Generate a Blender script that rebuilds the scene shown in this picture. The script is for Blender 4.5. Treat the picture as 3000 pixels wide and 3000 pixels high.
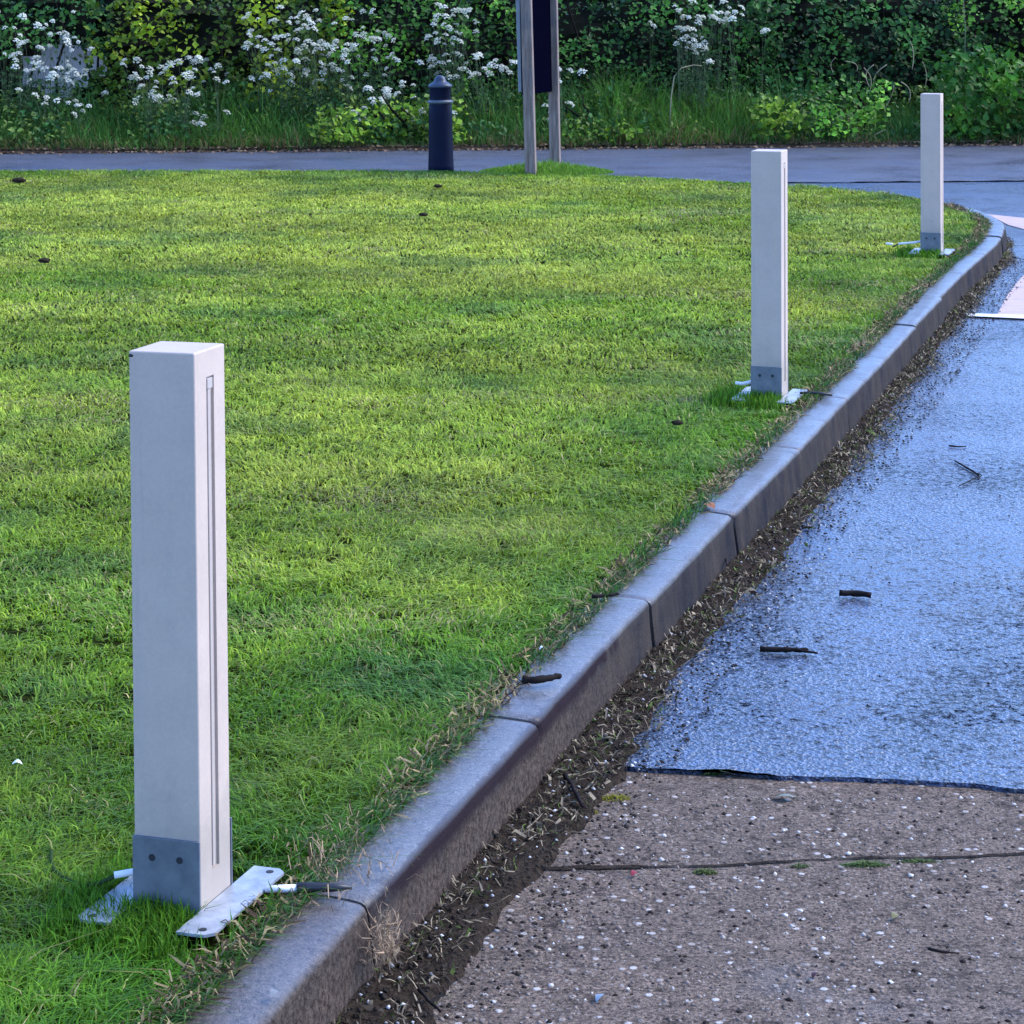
import bpy, bmesh, math, random
import numpy as np
from mathutils import Vector, Matrix
random.seed(7); rng = np.random.default_rng(11)
for o in list(bpy.data.objects): bpy.data.objects.remove(o)
SC = bpy.context.scene
COL = SC.collection
R = math.radians

# ------------------------------------------------------------------ camera, sky, sun, exposure
HC = 1.392; FPX = 6800.0; HOR = -27.0
cd = bpy.data.cameras.new('camera'); cam = bpy.data.objects.new('camera', cd); COL.objects.link(cam)
cam.location = (0, 0, HC); cam.rotation_euler = (R(90), 0, 0)
cd.sensor_width = 36; cd.lens = 36 * FPX / 3000.0; cd.shift_y = (HOR - 1500) / 3000.0
cd.clip_start = .1; cd.clip_end = 600
SC.camera = cam
SUN_EL, SUN_AZ = R(46), R(78)
w = bpy.data.worlds.new('World'); SC.world = w; w.use_nodes = True
nt = w.node_tree; nt.nodes.clear()
sky = nt.nodes.new('ShaderNodeTexSky'); sky.sky_type = 'NISHITA'; sky.sun_disc = False
sky.sun_elevation = SUN_EL; sky.sun_rotation = SUN_AZ
sky.air_density = 1.0; sky.dust_density = .3; sky.ozone_density = 3.2
bg = nt.nodes.new('ShaderNodeBackground'); bg.inputs[1].default_value = .15
wo = nt.nodes.new('ShaderNodeOutputWorld')
tm = nt.nodes.new('ShaderNodeMix'); tm.data_type = 'RGBA'; tm.blend_type = 'MULTIPLY'; tm.inputs[0].default_value = 1; tm.inputs[7].default_value = (.76, .90, 1.24, 1)
nt.links.new(sky.outputs[0], tm.inputs[6]); nt.links.new(tm.outputs[2], bg.inputs[0]); nt.links.new(bg.outputs[0], wo.inputs[0])
sd = bpy.data.lights.new('sun', 'SUN'); sd.energy = 1.55; sd.angle = R(40); sd.color = (1, .93, .82)
so = bpy.data.objects.new('sun', sd); COL.objects.link(so)
tosun = Vector((math.sin(SUN_AZ) * math.cos(SUN_EL), math.cos(SUN_AZ) * math.cos(SUN_EL), math.sin(SUN_EL)))
so.rotation_euler = (-tosun).to_track_quat('-Z', 'Y').to_euler()
SC.view_settings.view_transform = 'Standard'; SC.view_settings.look = 'None'
SC.view_settings.exposure = 1.78; SC.view_settings.gamma = 1

# ------------------------------------------------------------------ helpers
def at(px, py, z=0.0):
    """ground position of something seen at photo pixel (3000 px picture) and height z"""
    Y = FPX * (HC - z) / (py - HOR)
    return Vector(((px - 1500) * Y / FPX, Y, z))
def tag(o, label=None, cat=None, group=None, kind=None):
    if label: o['label'] = label
    if cat: o['category'] = cat
    if group: o['group'] = group
    if kind: o['kind'] = kind
    return o
def empty(name, loc, rot=(0, 0, 0)):
    o = bpy.data.objects.new(name, None); o.empty_display_size = .1
    o.location = loc; o.rotation_euler = rot; COL.objects.link(o); return o
def link(name, me, mat, parent=None):
    o = bpy.data.objects.new(name, me); COL.objects.link(o)
    if mat and not me.materials: me.materials.append(mat)
    if parent: o.parent = parent
    return o
def from_bm(name, bm, mat, parent=None, smooth=False):
    bmesh.ops.recalc_face_normals(bm, faces=bm.faces)
    me = bpy.data.meshes.new(name); bm.to_mesh(me); bm.free()
    if smooth:
        for p in me.polygons: p.use_smooth = True
    return link(name, me, mat, parent)
def box(bm, x0, x1, y0, y1, z0, z1, bev=0):
    vs = [bm.verts.new(p) for p in ((x0,y0,z0),(x1,y0,z0),(x1,y1,z0),(x0,y1,z0),(x0,y0,z1),(x1,y0,z1),(x1,y1,z1),(x0,y1,z1))]
    fs = [bm.faces.new([vs[i] for i in q]) for q in ((3,2,1,0),(4,5,6,7),(0,1,5,4),(1,2,6,5),(2,3,7,6),(3,0,4,7))]
    if bev:
        es = set(e for f in fs for e in f.edges)
        bmesh.ops.bevel(bm, geom=list(es), offset=bev, segments=2, affect='EDGES', profile=.5)
def tube(bm, pts, rad, n=8, cap=True):
    pts = [Vector(p) for p in pts]
    if not hasattr(rad, '__len__'): rad = [rad] * len(pts)
    rings = []
    for i, p in enumerate(pts):
        d = (pts[min(i+1, len(pts)-1)] - pts[max(i-1, 0)]).normalized()
        up = Vector((0, 0, 1)) if abs(d.z) < .9 else Vector((1, 0, 0))
        a = d.cross(up).normalized(); b = d.cross(a)
        rings.append([bm.verts.new(p + (a * math.cos(t) + b * math.sin(t)) * rad[i]) for t in [2*math.pi*k/n for k in range(n)]])
    for r0, r1 in zip(rings, rings[1:]):
        for k in range(n):
            bm.faces.new((r0[k], r0[(k+1) % n], r1[(k+1) % n], r1[k]))
    if cap:
        bm.faces.new(rings[0][::-1]); bm.faces.new(rings[-1])
def lathe(bm, prof, n=32):
    rings = []
    for r, z in prof:
        if r < 1e-5: rings.append([bm.verts.new((0, 0, z))])
        else: rings.append([bm.verts.new((r*math.cos(2*math.pi*k/n), r*math.sin(2*math.pi*k/n), z)) for k in range(n)])
    for a, b in zip(rings, rings[1:]):
        for k in range(n):
            k2 = (k+1) % n
            if len(a) == 1: bm.faces.new((a[0], b[k], b[k2]))
            elif len(b) == 1: bm.faces.new((a[k], a[k2], b[0]))
            else: bm.faces.new((a[k], a[k2], b[k2], b[k]))
def np_mesh(name, verts, faces_n, faces_idx, color=None):
    """verts (n,3); faces_n: corner count of every face; faces_idx: flat indices"""
    me = bpy.data.meshes.new(name)
    me.vertices.add(len(verts)); me.vertices.foreach_set('co', verts.astype(np.float32).ravel())
    me.loops.add(len(faces_idx)); me.loops.foreach_set('vertex_index', faces_idx.astype(np.int32))
    me.polygons.add(len(faces_n))
    st = np.concatenate(([0], np.cumsum(faces_n)[:-1])).astype(np.int32)
    me.polygons.foreach_set('loop_start', st)
    me.update(calc_edges=True)
    if color is not None:
        ca = me.color_attributes.new('tint', 'FLOAT_COLOR', 'POINT')
        c4 = np.ones((len(verts), 4), np.float32); c4[:, :3] = color
        ca.data.foreach_set('color', c4.ravel())
    return me
def vnoise(x, y, s, seed=0):
    """smooth value noise 0..1 in numpy"""
    r = np.random.default_rng(seed); T = r.random((64, 64))
    u = x * s + 1000.3; v = y * s + 1000.7
    i = np.floor(u).astype(int); j = np.floor(v).astype(int); a = u - i; b = v - j
    a = a*a*(3-2*a); b = b*b*(3-2*b)
    g = lambda m, n: T[m % 64, n % 64]
    return (g(i,j)*(1-a)+g(i+1,j)*a)*(1-b) + (g(i,j+1)*(1-a)+g(i+1,j+1)*a)*b
def fbm(x, y, s, seed=0):
    return (vnoise(x,y,s,seed)*.55 + vnoise(x,y,s*2.1,seed+1)*.28 + vnoise(x,y,s*4.3,seed+2)*.17)
def blades(name, P, h, wid, lean, col, az=None, curl=.55):
    """curved grass blades: P (n,3) roots, h, wid, lean arrays, col (n,3)"""
    n = len(P)
    az = rng.random(n) * 2*math.pi if az is None else az
    fa = az + math.pi/2 + rng.normal(0, .5, n)
    d = np.stack([np.cos(az), np.sin(az), np.zeros(n)], 1); s = np.stack([np.cos(fa), np.sin(fa), np.zeros(n)], 1)
    up = np.array([0, 0, 1.0])
    hw = (wid / 2)[:, None]; H = h[:, None]; L = lean[:, None]
    m = P + up * H * .6 + d * H * L * .35
    t = P + up * H * (1 - curl * np.minimum(L, 1.4) * .5) + d * H * L
    V = np.stack([P - s*hw, P + s*hw, m + s*hw*.85, m - s*hw*.85, t], 1).reshape(-1, 3)
    b = np.arange(n)[:, None] * 5
    idx = np.concatenate([b + np.array([[0,1,2,3]]), b + np.array([[3,2,4]])], 1).ravel()
    fn = np.tile([4, 3], n)
    return np_mesh(name, V, fn, idx, np.repeat(col, 5, 0))
def leaves(name, C, size, nrm, col, asp=.7):
    """folded little leaves (two triangles pairs) at C with given normals"""
    n = len(C)
    nrm = nrm / np.linalg.norm(nrm, axis=1)[:, None]
    r = rng.normal(size=(n, 3)); a = np.cross(nrm, r); a /= np.linalg.norm(a, axis=1)[:, None]
    b = np.cross(nrm, a); S = size[:, None]
    V = np.stack([C - a*S*.5, C + b*S*asp*.5 + nrm*S*.12 - a*S*.05, C + a*S*.5 - nrm*S*.08, C - b*S*asp*.5 + nrm*S*.12 - a*S*.05, ], 1).reshape(-1, 3)
    k = np.arange(n)[:, None] * 4
    idx = np.concatenate([k + np.array([[0,1,2]]), k + np.array([[0,2,3]])], 1).ravel()
    return np_mesh(name, V, np.full(2*n, 3), idx, np.repeat(col, 4, 0))

# ------------------------------------------------------------------ materials
class M:
    def __init__(s, name):
        s.m = bpy.data.materials.new(name); s.m.use_nodes = True; s.t = s.m.node_tree; s.n = s.t.nodes
        s.b = s.n['Principled BSDF']; s.out = s.n['Material Output']; s.co = None
    def add(s, ty, **kw):
        x = s.n.new(ty)
        for k, v in kw.items():
            if hasattr(x, k): setattr(x, k, v)
            else: x.inputs[k.replace('_', ' ')].default_value = v
        return x
    def lk(s, a, b): s.t.links.new(a, b)
    def coord(s, scale=(1,1,1)):
        tc = s.add('ShaderNodeTexCoord'); mp = s.add('ShaderNodeMapping'); mp.inputs['Scale'].default_value = scale
        s.lk(tc.outputs['Object'], mp.inputs[0]); return mp.outputs[0]
    def noise(s, scale, detail=6, rough=.6, c=None):
        x = s.add('ShaderNodeTexNoise'); x.inputs['Scale'].default_value = scale; x.inputs['Detail'].default_value = detail
        x.inputs['Roughness'].default_value = rough; s.lk(c or s.coord(), x.inputs['Vector']); return x.outputs['Fac']
    def vor(s, scale, c=None, out='Distance', rnd=1):
        x = s.add('ShaderNodeTexVoronoi'); x.inputs['Scale'].default_value = scale; x.inputs['Randomness'].default_value = rnd
        s.lk(c or s.coord(), x.inputs['Vector']); return x.outputs[out]
    def ramp(s, fac, stops):
        x = s.add('ShaderNodeValToRGB'); e = x.color_ramp.elements
        while len(e) < len(stops): e.new(.5)
        for q, (p, c) in zip(e, stops):
            q.position = p; q.color = (c, c, c, 1) if not hasattr(c, '__len__') else (*c, 1)
        s.lk(fac, x.inputs[0]); return x.outputs[0]
    def mix(s, fac, a, b, mode='MIX'):
        x = s.add('ShaderNodeMix'); x.data_type = 'RGBA'; x.blend_type = mode
        for v, k in ((fac, 0), (a, 6), (b, 7)):
            if hasattr(v, 'links'): s.lk(v, x.inputs[k])
            elif k == 0: x.inputs[0].default_value = v
            else: x.inputs[k].default_value = (*v, 1)
        return x.outputs[2]
    def math(s, op, a, b=0.0):
        x = s.add('ShaderNodeMath'); x.operation = op
        for i, v in enumerate((a, b)):
            if hasattr(v, 'links'): s.lk(v, x.inputs[i])
            else: x.inputs[i].default_value = v
        return x.outputs[0]
    def bump(s, h, strength, dist, prev=None):
        x = s.add('ShaderNodeBump'); x.inputs['Strength'].default_value = strength; x.inputs['Distance'].default_value = dist
        s.lk(h, x.inputs['Height'])
        if prev: s.lk(prev, x.inputs['Normal'])
        return x.outputs[0]
    def set(s, **kw):
        for k, v in kw.items():
            i = s.b.inputs[k.replace('_', ' ')]
            if hasattr(v, 'links'): s.lk(v, i)
            else: i.default_value = (*v, 1) if hasattr(v, '__len__') else v
        return s

def foliage_mat(name, transl=.35, rough=.5, spec=.4):
    m = M(name)
    a = m.add('ShaderNodeAttribute'); a.attribute_name = 'tint'
    m.set(Base_Color=a.outputs['Color'], Roughness=rough, Specular_IOR_Level=spec)
    tr = m.add('ShaderNodeBsdfTranslucent'); m.lk(a.outputs['Color'], tr.inputs[0])
    mx = m.add('ShaderNodeMixShader'); mx.inputs[0].default_value = transl
    m.lk(m.b.outputs[0], mx.inputs[1]); m.lk(tr.outputs[0], mx.inputs[2]); m.lk(mx.outputs[0], m.out.inputs[0])
    return m.m
# colours of leaves stay on the warm side
GRASS = foliage_mat('grass blades', .35, .55, .16)
LEAF = foliage_mat('leaves', .25, .5, .22)
STRAW = foliage_mat('dry straw', .15, .8, .08)

def mat_soil():
    m = M('lawn soil'); n = m.noise(9); n2 = m.noise(120, 4)
    c = m.mix(m.ramp(n, [(.35, 0), (.65, 1)]), (.014, .022, .005), (.022, .030, .006))
    c = m.mix(m.ramp(n2, [(.45, 0), (.7, 1)]), c, (.014, .010, .006))
    return m.set(Base_Color=c, Roughness=1.0, Specular_IOR_Level=.0, Normal=m.bump(n2, .6, .02)).m
def mat_dirt():
    m = M('gutter dirt'); n = m.noise(75, 8, .75); n2 = m.vor(160)
    c = m.mix(m.ramp(n, [(.35, 0), (.7, 1)]), (.012, .008, .006), (.085, .062, .042))
    return m.set(Base_Color=c, Roughness=.9, Specular_IOR_Level=.05, Normal=m.bump(n2, .7, .006, m.bump(n, .8, .02))).m
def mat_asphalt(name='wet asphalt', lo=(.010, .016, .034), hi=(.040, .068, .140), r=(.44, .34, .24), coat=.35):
    m = M(name); co = m.coord()
    big = m.noise(.9, 4, .55, co); mid = m.noise(6, 5, .6, co); fine = m.noise(260, 4, .7, co)
    v = m.vor(88, co); v2 = m.vor(170, co); stone = m.vor(88, co, 'Color'); dull = m.ramp(m.noise(2.1, 5, .65, co), [(.50, 0), (.68, 1)]); gr = m.noise(62, 4, .8, co)
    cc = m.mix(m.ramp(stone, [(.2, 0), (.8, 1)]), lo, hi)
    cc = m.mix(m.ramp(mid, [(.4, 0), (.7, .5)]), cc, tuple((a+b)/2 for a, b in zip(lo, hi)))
    pth = m.math('ADD', gr, m.math('MULTIPLY', m.math('SUBTRACT', m.noise(1.3, 4, .55, co), .5), .34)); pit = m.ramp(pth, [(.38, 1), (.47, 0)])
    cc = m.mix(m.math('MULTIPLY', pit, .85), cc, (.008, .008, .011))
    rough = m.ramp(m.math('ADD', m.math('MULTIPLY', big, .65), m.math('MULTIPLY', mid, .35)), [(.36, r[0]), (.5, r[1]), (.62, r[2])])
    h = m.math('ADD', m.math('MULTIPLY', v, 1.0), m.math('MULTIPLY', v2, .5)); h = m.math('SUBTRACT', h, m.math('MULTIPLY', pit, .8))
    st = m.ramp(m.math('ADD', m.math('MULTIPLY', big, .5), m.math('MULTIPLY', m.noise(2.7, 3, .5, co), .5)), [(.38, 1.0), (.60, .5)])
    nb = m.add('ShaderNodeBump'); nb.inputs['Distance'].default_value = .011; m.lk(st, nb.inputs['Strength']); m.lk(h, nb.inputs['Height'])
    nn = m.bump(fine, .25, .0012, nb.outputs[0])
    spec = m.math('SUBTRACT', m.math('SUBTRACT', .8, m.math('MULTIPLY', pit, .7)), m.math('MULTIPLY', dull, .22))
    return m.set(Base_Color=cc, Roughness=rough, Specular_IOR_Level=spec, Normal=nn, Coat_Weight=m.math('SUBTRACT', coat, m.math('MULTIPLY', pit, coat)), Coat_Roughness=.25, Coat_IOR=1.4).m
def mat_concrete():
    m = M('exposed aggregate concrete'); co = m.coord()
    n = m.noise(5, 6, .6, co); fine = m.noise(140, 6, .75, co)
    v = m.add('ShaderNodeTexVoronoi'); v.inputs['Scale'].default_value = 52; m.lk(co, v.inputs['Vector'])
    v3 = m.add('ShaderNodeTexVoronoi'); v3.inputs['Scale'].default_value = 130; m.lk(co, v3.inputs['Vector'])
    base = m.mix(m.ramp(fine, [(.36, 0), (.66, 1)]), (.034, .024, .018), (.54, .40, .29))
    md = m.noise(34, 6, .85, co); base = m.mix(m.ramp(md, [(.36, .97), (.52, 0)]), base, (.026, .018, .014)); base = m.mix(m.ramp(n, [(.3, .0), (.75, .4)]), base, (.12, .098, .080))
    sp = m.add('ShaderNodeSeparateColor'); m.lk(v.outputs['Color'], sp.inputs[0])
    pick = m.math('MULTIPLY', m.ramp(sp.outputs[0], [(.66, 0), (.68, 1)]), m.ramp(m.math('ADD', v.outputs['Distance'], m.math('MULTIPLY', sp.outputs[2], .28)), [(.30, 1), (.44, 0)]))
    scol = m.ramp(sp.outputs[1], [(0, (.16, .12, .09)), (.5, (.46, .38, .31)), (.9, (.78, .72, .65))])
    base = m.mix(pick, base, scol)
    sp3 = m.add('ShaderNodeSeparateColor'); m.lk(v3.outputs['Color'], sp3.inputs[0])
    pick3 = m.math('MULTIPLY', m.ramp(sp3.outputs[0], [(.70, 0), (.72, 1)]), m.ramp(v3.outputs['Distance'], [(.25, 1), (.38, 0)]))
    base = m.mix(pick3, base, m.ramp(sp3.outputs[1], [(0, (.02, .017, .015)), (.5, (.14, .11, .09)), (1, (.50, .46, .42))]))
    h = m.math('ADD', m.math('ADD', m.math('MULTIPLY', fine, .6), m.math('MULTIPLY', md, 2.4)), m.math('MULTIPLY', pick, .5))
    wet = m.ramp(m.noise(1.6, 4, .6, co), [(.58, .88), (.70, .42)])
    gro = m.noise(3, 4, .6, m.coord((1.2, 34, 1))); h = m.math('ADD', h, m.math('MULTIPLY', m.ramp(gro, [(.30, 0), (.42, 1)]), .6))
    return m.set(Base_Color=base, Roughness=wet, Specular_IOR_Level=.14, Normal=m.bump(h, 1.0, .010)).m
def mat_kerb():
    m = M('kerb concrete'); co = m.coord()
    at_ = m.add('ShaderNodeAttribute'); at_.attribute_name = 'kerb_tone'; sp = m.add('ShaderNodeSeparateColor'); m.lk(at_.outputs['Color'], sp.inputs[0])
    n = m.noise(7, 6, .65, co); f = m.noise(230, 5, .7, co); s = m.noise(2.2, 6, .7, m.coord((4.5, 4.5, 1.6))); g2 = m.noise(26, 5, .7, co); sk = m.noise(95, 4, .8, co)
    base = m.mix(m.ramp(n, [(.3, 0), (.7, 1)]), (.040, .036, .033), (.086, .078, .070))
    base = m.mix(m.ramp(f, [(.4, 0), (.7, .45)]), base, (.26, .24, .23))
    base = m.mix(m.ramp(f, [(.32, .9), (.46, 0)]), base, (.022, .021, .023))
    base = m.mix(m.ramp(sk, [(.36, .85), (.46, 0)]), base, (.018, .018, .022)); base = m.mix(m.ramp(sk, [(.56, 0), (.66, .6)]), base, (.24, .23, .23))
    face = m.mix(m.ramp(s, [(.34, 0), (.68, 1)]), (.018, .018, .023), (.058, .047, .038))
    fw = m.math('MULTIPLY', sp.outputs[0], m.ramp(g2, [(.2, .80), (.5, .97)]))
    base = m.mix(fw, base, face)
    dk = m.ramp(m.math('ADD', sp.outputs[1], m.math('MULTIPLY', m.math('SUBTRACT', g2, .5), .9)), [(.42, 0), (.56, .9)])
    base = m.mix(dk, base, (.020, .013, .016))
    br = m.math('MULTIPLY', sp.outputs[2], m.ramp(g2, [(.2, .55), (.6, .95)])); base = m.mix(br, base, m.mix(m.ramp(sk, [(.36, 0), (.62, 1)]), (.020, .014, .011), (.115, .085, .066)))
    rough = m.math('ADD', m.ramp(n, [(.35, .46), (.65, .30)]), m.math('MULTIPLY', sp.outputs[0], .45))
    return m.set(Base_Color=base, Roughness=rough, Specular_IOR_Level=m.math('SUBTRACT', .55, m.math('MULTIPLY', sp.outputs[0], .52)), Normal=m.bump(f, .8, .004, m.bump(g2, .35, .004)), Coat_Weight=m.math('SUBTRACT', .4, m.math('MULTIPLY', sp.outputs[0], .40)), Coat_Roughness=.3).m
def mat_post():
    m = M('painted composite post'); co = m.coord(); n = m.noise(14, 6, .6, co); f = m.noise(420, 3, .6, co); st = m.noise(3, 5, .6, m.coord((10, 10, 1)))
    c = m.mix(m.ramp(n, [(.3, 0), (.75, 1)]), (.46, .36, .285), (.52, .408, .322))
    c = m.mix(m.ramp(st, [(.55, 0), (.75, .25)]), c, (.34, .295, .26))
    sx = m.noise(1.1, 6, .7, m.coord((60, 60, 3))); tc = m.add('ShaderNodeTexCoord'); sz = m.add('ShaderNodeSeparateXYZ'); m.lk(tc.outputs['Object'], sz.inputs[0])
    low = m.ramp(m.math('ADD', sz.outputs[2], m.math('MULTIPLY', m.noise(16, 5, .7, co), .28)), [(.20, .55), (.34, 0)])
    c = m.mix(low, c, (.26, .225, .18)); c = m.mix(m.ramp(sx, [(.60, 0), (.74, .22)]), c, (.22, .20, .17))
    c = m.mix(m.ramp(m.noise(95, 4, .7, co), [(.66, 0), (.72, .45)]), c, (.25, .22, .19)); wv = m.noise(160, 3, .6, co); c = m.mix(m.ramp(wv, [(.4, .12), (.6, 0)]), c, (.25, .23, .22))
    return m.set(Base_Color=c, Roughness=.55, Specular_IOR_Level=.35, Normal=m.bump(f, .25, .001)).m
def mat_steel(name='galvanised steel', lo=(.22, .24, .26), hi=(.36, .38, .41), metal=.45, rough=.42):
    m = M(name); n = m.noise(30, 6, .65); f = m.noise(350, 3, .6)
    c = m.mix(m.ramp(n, [(.35, 0), (.65, 1)]), lo, hi)
    return m.set(Base_Color=c, Metallic=metal, Roughness=m.ramp(f, [(.3, rough - .08), (.7, rough + .1)]), Normal=m.bump(f, .15, .0008)).m
def plain(name, col, rough=.5, spec=.5, var=.25, scale=20, coat=0):
    m = M(name); n = m.noise(scale, 6, .6)
    lo = tuple(c * (1 - var) for c in col); hi = tuple(min(1, c * (1 + var)) for c in col)
    return m.set(Base_Color=m.mix(n, lo, hi), Roughness=rough, Specular_IOR_Level=spec, Normal=m.bump(n, .15, .002), Coat_Weight=coat).m
def mat_wood():
    m = M('weathered timber'); g = m.noise(5, 7, .7, m.coord((9, 9, .8))); k = m.noise(3, 4, .5); f = m.noise(60, 5, .6, m.coord((6, 6, .5)))
    c = m.mix(m.ramp(g, [(.3, 0), (.7, 1)]), (.09, .062, .050), (.30, .225, .185))
    c = m.mix(m.ramp(k, [(.5, 0), (.68, .75)]), c, (.085, .088, .095))
    return m.set(Base_Color=c, Roughness=.8, Specular_IOR_Level=.25, Normal=m.bump(f, .4, .004)).m
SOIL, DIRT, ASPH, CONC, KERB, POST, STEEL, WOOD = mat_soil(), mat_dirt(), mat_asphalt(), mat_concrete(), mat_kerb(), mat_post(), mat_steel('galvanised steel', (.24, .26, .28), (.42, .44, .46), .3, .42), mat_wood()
PLATE = mat_steel('grey bracket steel', (.10, .115, .135), (.15, .165, .185), .3, .5)
HOLE = plain('dark hole', (.012, .013, .016), .8)
LENS = plain('frosted light strip', (.40, .34, .29), .35, .5, .04)
WHITEPL = plain('white plastic', (.75, .75, .75), .4, .5, .08)
BLACKPL = plain('black plastic', (.012, .013, .015), .45)
NAVY = plain('dark bollard paint', (.004, .007, .022), .5, .08, .3, 12)
BAND = plain('pale band', (.09, .11, .13), .5, .5, .3, 30)
BOARD = plain('dark sign board', (.0015, .0015, .006), .8, .0)
TRIM = plain('pale edge trim', (.20, .22, .25), .5, .5, .25, 14)
GROUND = plain('field ground', (.05, .07, .025), .9, .3, .4, 2)
BUFF = None
def mat_buff():
    m = M('buff surfacing'); n = m.noise(40, 6, .7); s = m.noise(2.2, 5, .65, m.coord((1, 5, 1)))
    c = m.mix(m.ramp(n, [(.3, 0), (.7, 1)]), (.40, .25, .17), (.56, .37, .27)); c = m.mix(m.ramp(s, [(.5, 0), (.7, .5)]), c, (.22, .18, .16))
    return m.set(Base_Color=c, Roughness=.45, Normal=m.bump(n, .4, .003)).m
BUFF = mat_buff()
PAINT = plain('white road paint', (.62, .60, .57), .45, .5, .12, 30)
BARK = plain('twig bark', (.012, .009, .008), .8, .08, .5, 60)
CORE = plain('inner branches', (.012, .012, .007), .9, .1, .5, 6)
PALEW = plain('pale render', (.80, .84, .92), .7, .3, .12, 5)

# ------------------------------------------------------------------ kerb path (top arris), lawn outline
pts = [at(1095, 2640) + Vector((-.274*3.6, -.8786*3.6, 0)), at(1095, 2640), at(1918, 1755), at(2492, 1165), at(2826, 800), Vector((2.66, 12.75, 0)),
       Vector((2.84, 13.42, 0)), Vector((2.945, 13.9, 0)), Vector((2.975, 14.45, 0)), Vector((2.93, 15.1, 0)), Vector((2.80, 15.75, 0)),
       Vector((2.50, 16.30, 0)), Vector((2.02, 16.80, 0)), Vector((1.25, 17.35, 0)), Vector((.386, 17.85, 0)), Vector((-.6, 18.08, 0)), Vector((-2.2, 18.15, 0)),
       Vector((-4.2, 18.12, 0)), Vector((-8, 17.9, 0)), Vector((-15, 17.2, 0))]
def dense(pts, step=.04):
    out = []
    for i in range(len(pts)-1):
        p0, p1, p2, p3 = pts[max(i-1,0)], pts[i], pts[i+1], pts[min(i+2, len(pts)-1)]
        L = (p2-p1).length; n = max(2, int(L/step))
        # chord-length scaled tangents keep the spline from overshooting
        t1 = (p2-p0).normalized()*L if i else (p2-p1); t2 = (p3-p1).normalized()*L if i+3 <= len(pts)-0 and p3 is not p2 else (p2-p1)
        for k in range(n):
            t = k/n; h = t*t*(3-2*t)
            out.append(p1*(2*t**3-3*t**2+1) + t1*(t**3-2*t**2+t) + p2*(-2*t**3+3*t**2) + t2*(t**3-t**2))
    out.append(pts[-1]); return out
PATH = dense(pts)
PA = np.array([[p.x, p.y] for p in PATH])
seg = np.linalg.norm(np.diff(PA, axis=0), axis=1); SL = np.concatenate(([0], np.cumsum(seg)))
S1 = SL[int(np.argmin(np.hypot(PA[:,0]-at(1095,2640).x, PA[:,1]-at(1095,2640).y)))]   # first joint seen
def P_at(s):
    x = np.interp(s, SL, PA[:,0]); y = np.interp(s, SL, PA[:,1])
    x2 = np.interp(s+.03, SL, PA[:,0]); y2 = np.interp(s+.03, SL, PA[:,1]); x1 = np.interp(s-.03, SL, PA[:,0]); y1 = np.interp(s-.03, SL, PA[:,1])
    d = np.array([x2-x1, y2-y1]); d = d/np.linalg.norm(d)
    return np.array([x, y]), d, np.array([d[1], -d[0]])       # point, along, outward (to the road)
def offset_path(u, step=.05, s0=0, s1=None):
    s1 = s1 or SL[-1]; out = []
    for s in np.arange(s0, s1, step):
        p, d, o = P_at(s); out.append(p + o*u)
    return np.array(out)
RZ = -.12   # road level
# ------------------------------------------------------------------ setting
def sheet(name, poly, z, mat, thick=None):
    bm = bmesh.new(); vs = [bm.verts.new((x, y, z)) for x, y in poly]; f = bm.faces.new(vs)
    if f.normal.z < 0: f.normal_flip()
    bmesh.ops.triangulate(bm, faces=[f])
    if thick:
        r = bmesh.ops.extrude_face_region(bm, geom=list(bm.faces))
        for v in r['geom']:
            if isinstance(v, bmesh.types.BMVert): v.co.z -= thick
    return tag(from_bm(name, bm, mat), kind='structure')
sheet('ground', [(-150,-60),(150,-60),(150,220),(-150,220)], -.20, GROUND)
inner = offset_path(-.11)
lawn_poly = [tuple(p) for p in inner] + [(-15, float(inner[0][1]))]
sheet('lawn', lawn_poly, -.012, SOIL)
# concrete apron (below) and asphalt (laid slightly higher, ragged front edge)
sheet('concrete_apron', [(-3.5, -3), (9, -3), (9, 5.3), (-3.5, 5.3)], RZ - .009, CONC)
a0, a1 = at(1941, 2247, RZ), at(3000, 2309, RZ)
edge = []
for k in range(-12, 180):
    x = a0.x + k*.025; t = (x - a0.x)/(a1.x - a0.x)
    y = a0.y + (a1.y - a0.y)*t if t < 3 else a0.y + (a1.y-a0.y)*3
    edge.append((x, y + random.uniform(-.005, .005) + .03*(vnoise(np.array([x]), np.array([0.]), 9, 3)[0]-.5)))
rp = edge + [(9, edge[-1][1]), (40, edge[-1][1]), (40, 25.5), (-40, 22.5), (-40, 17.0), (-15, 17.0)]
road_in = [tuple(p) for p in offset_path(-.05, .2, S1 + .6, SL[-1])][::-1]
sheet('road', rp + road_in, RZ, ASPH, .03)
LANE = mat_asphalt('drier lane asphalt', (.022, .028, .045), (.062, .075, .115), (.60, .50, .40), .1)
fe = [(x, 18.22 + .075*max(0, x-1.2) + .10*(vnoise(np.array([x]), np.array([0.]), 3, 5)[0]-.5) + random.uniform(-.05, .05)) for x in np.arange(-14, 30, .09)]
sheet('lane', [(-40, 17.6)] + fe + [(40, 21.5), (40, 26.5), (-40, 22)], RZ + .005, LANE)
S_TIP = SL[int(np.argmin(np.hypot(PA[:,0]-2.95, PA[:,1]-14.9)))]
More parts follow.
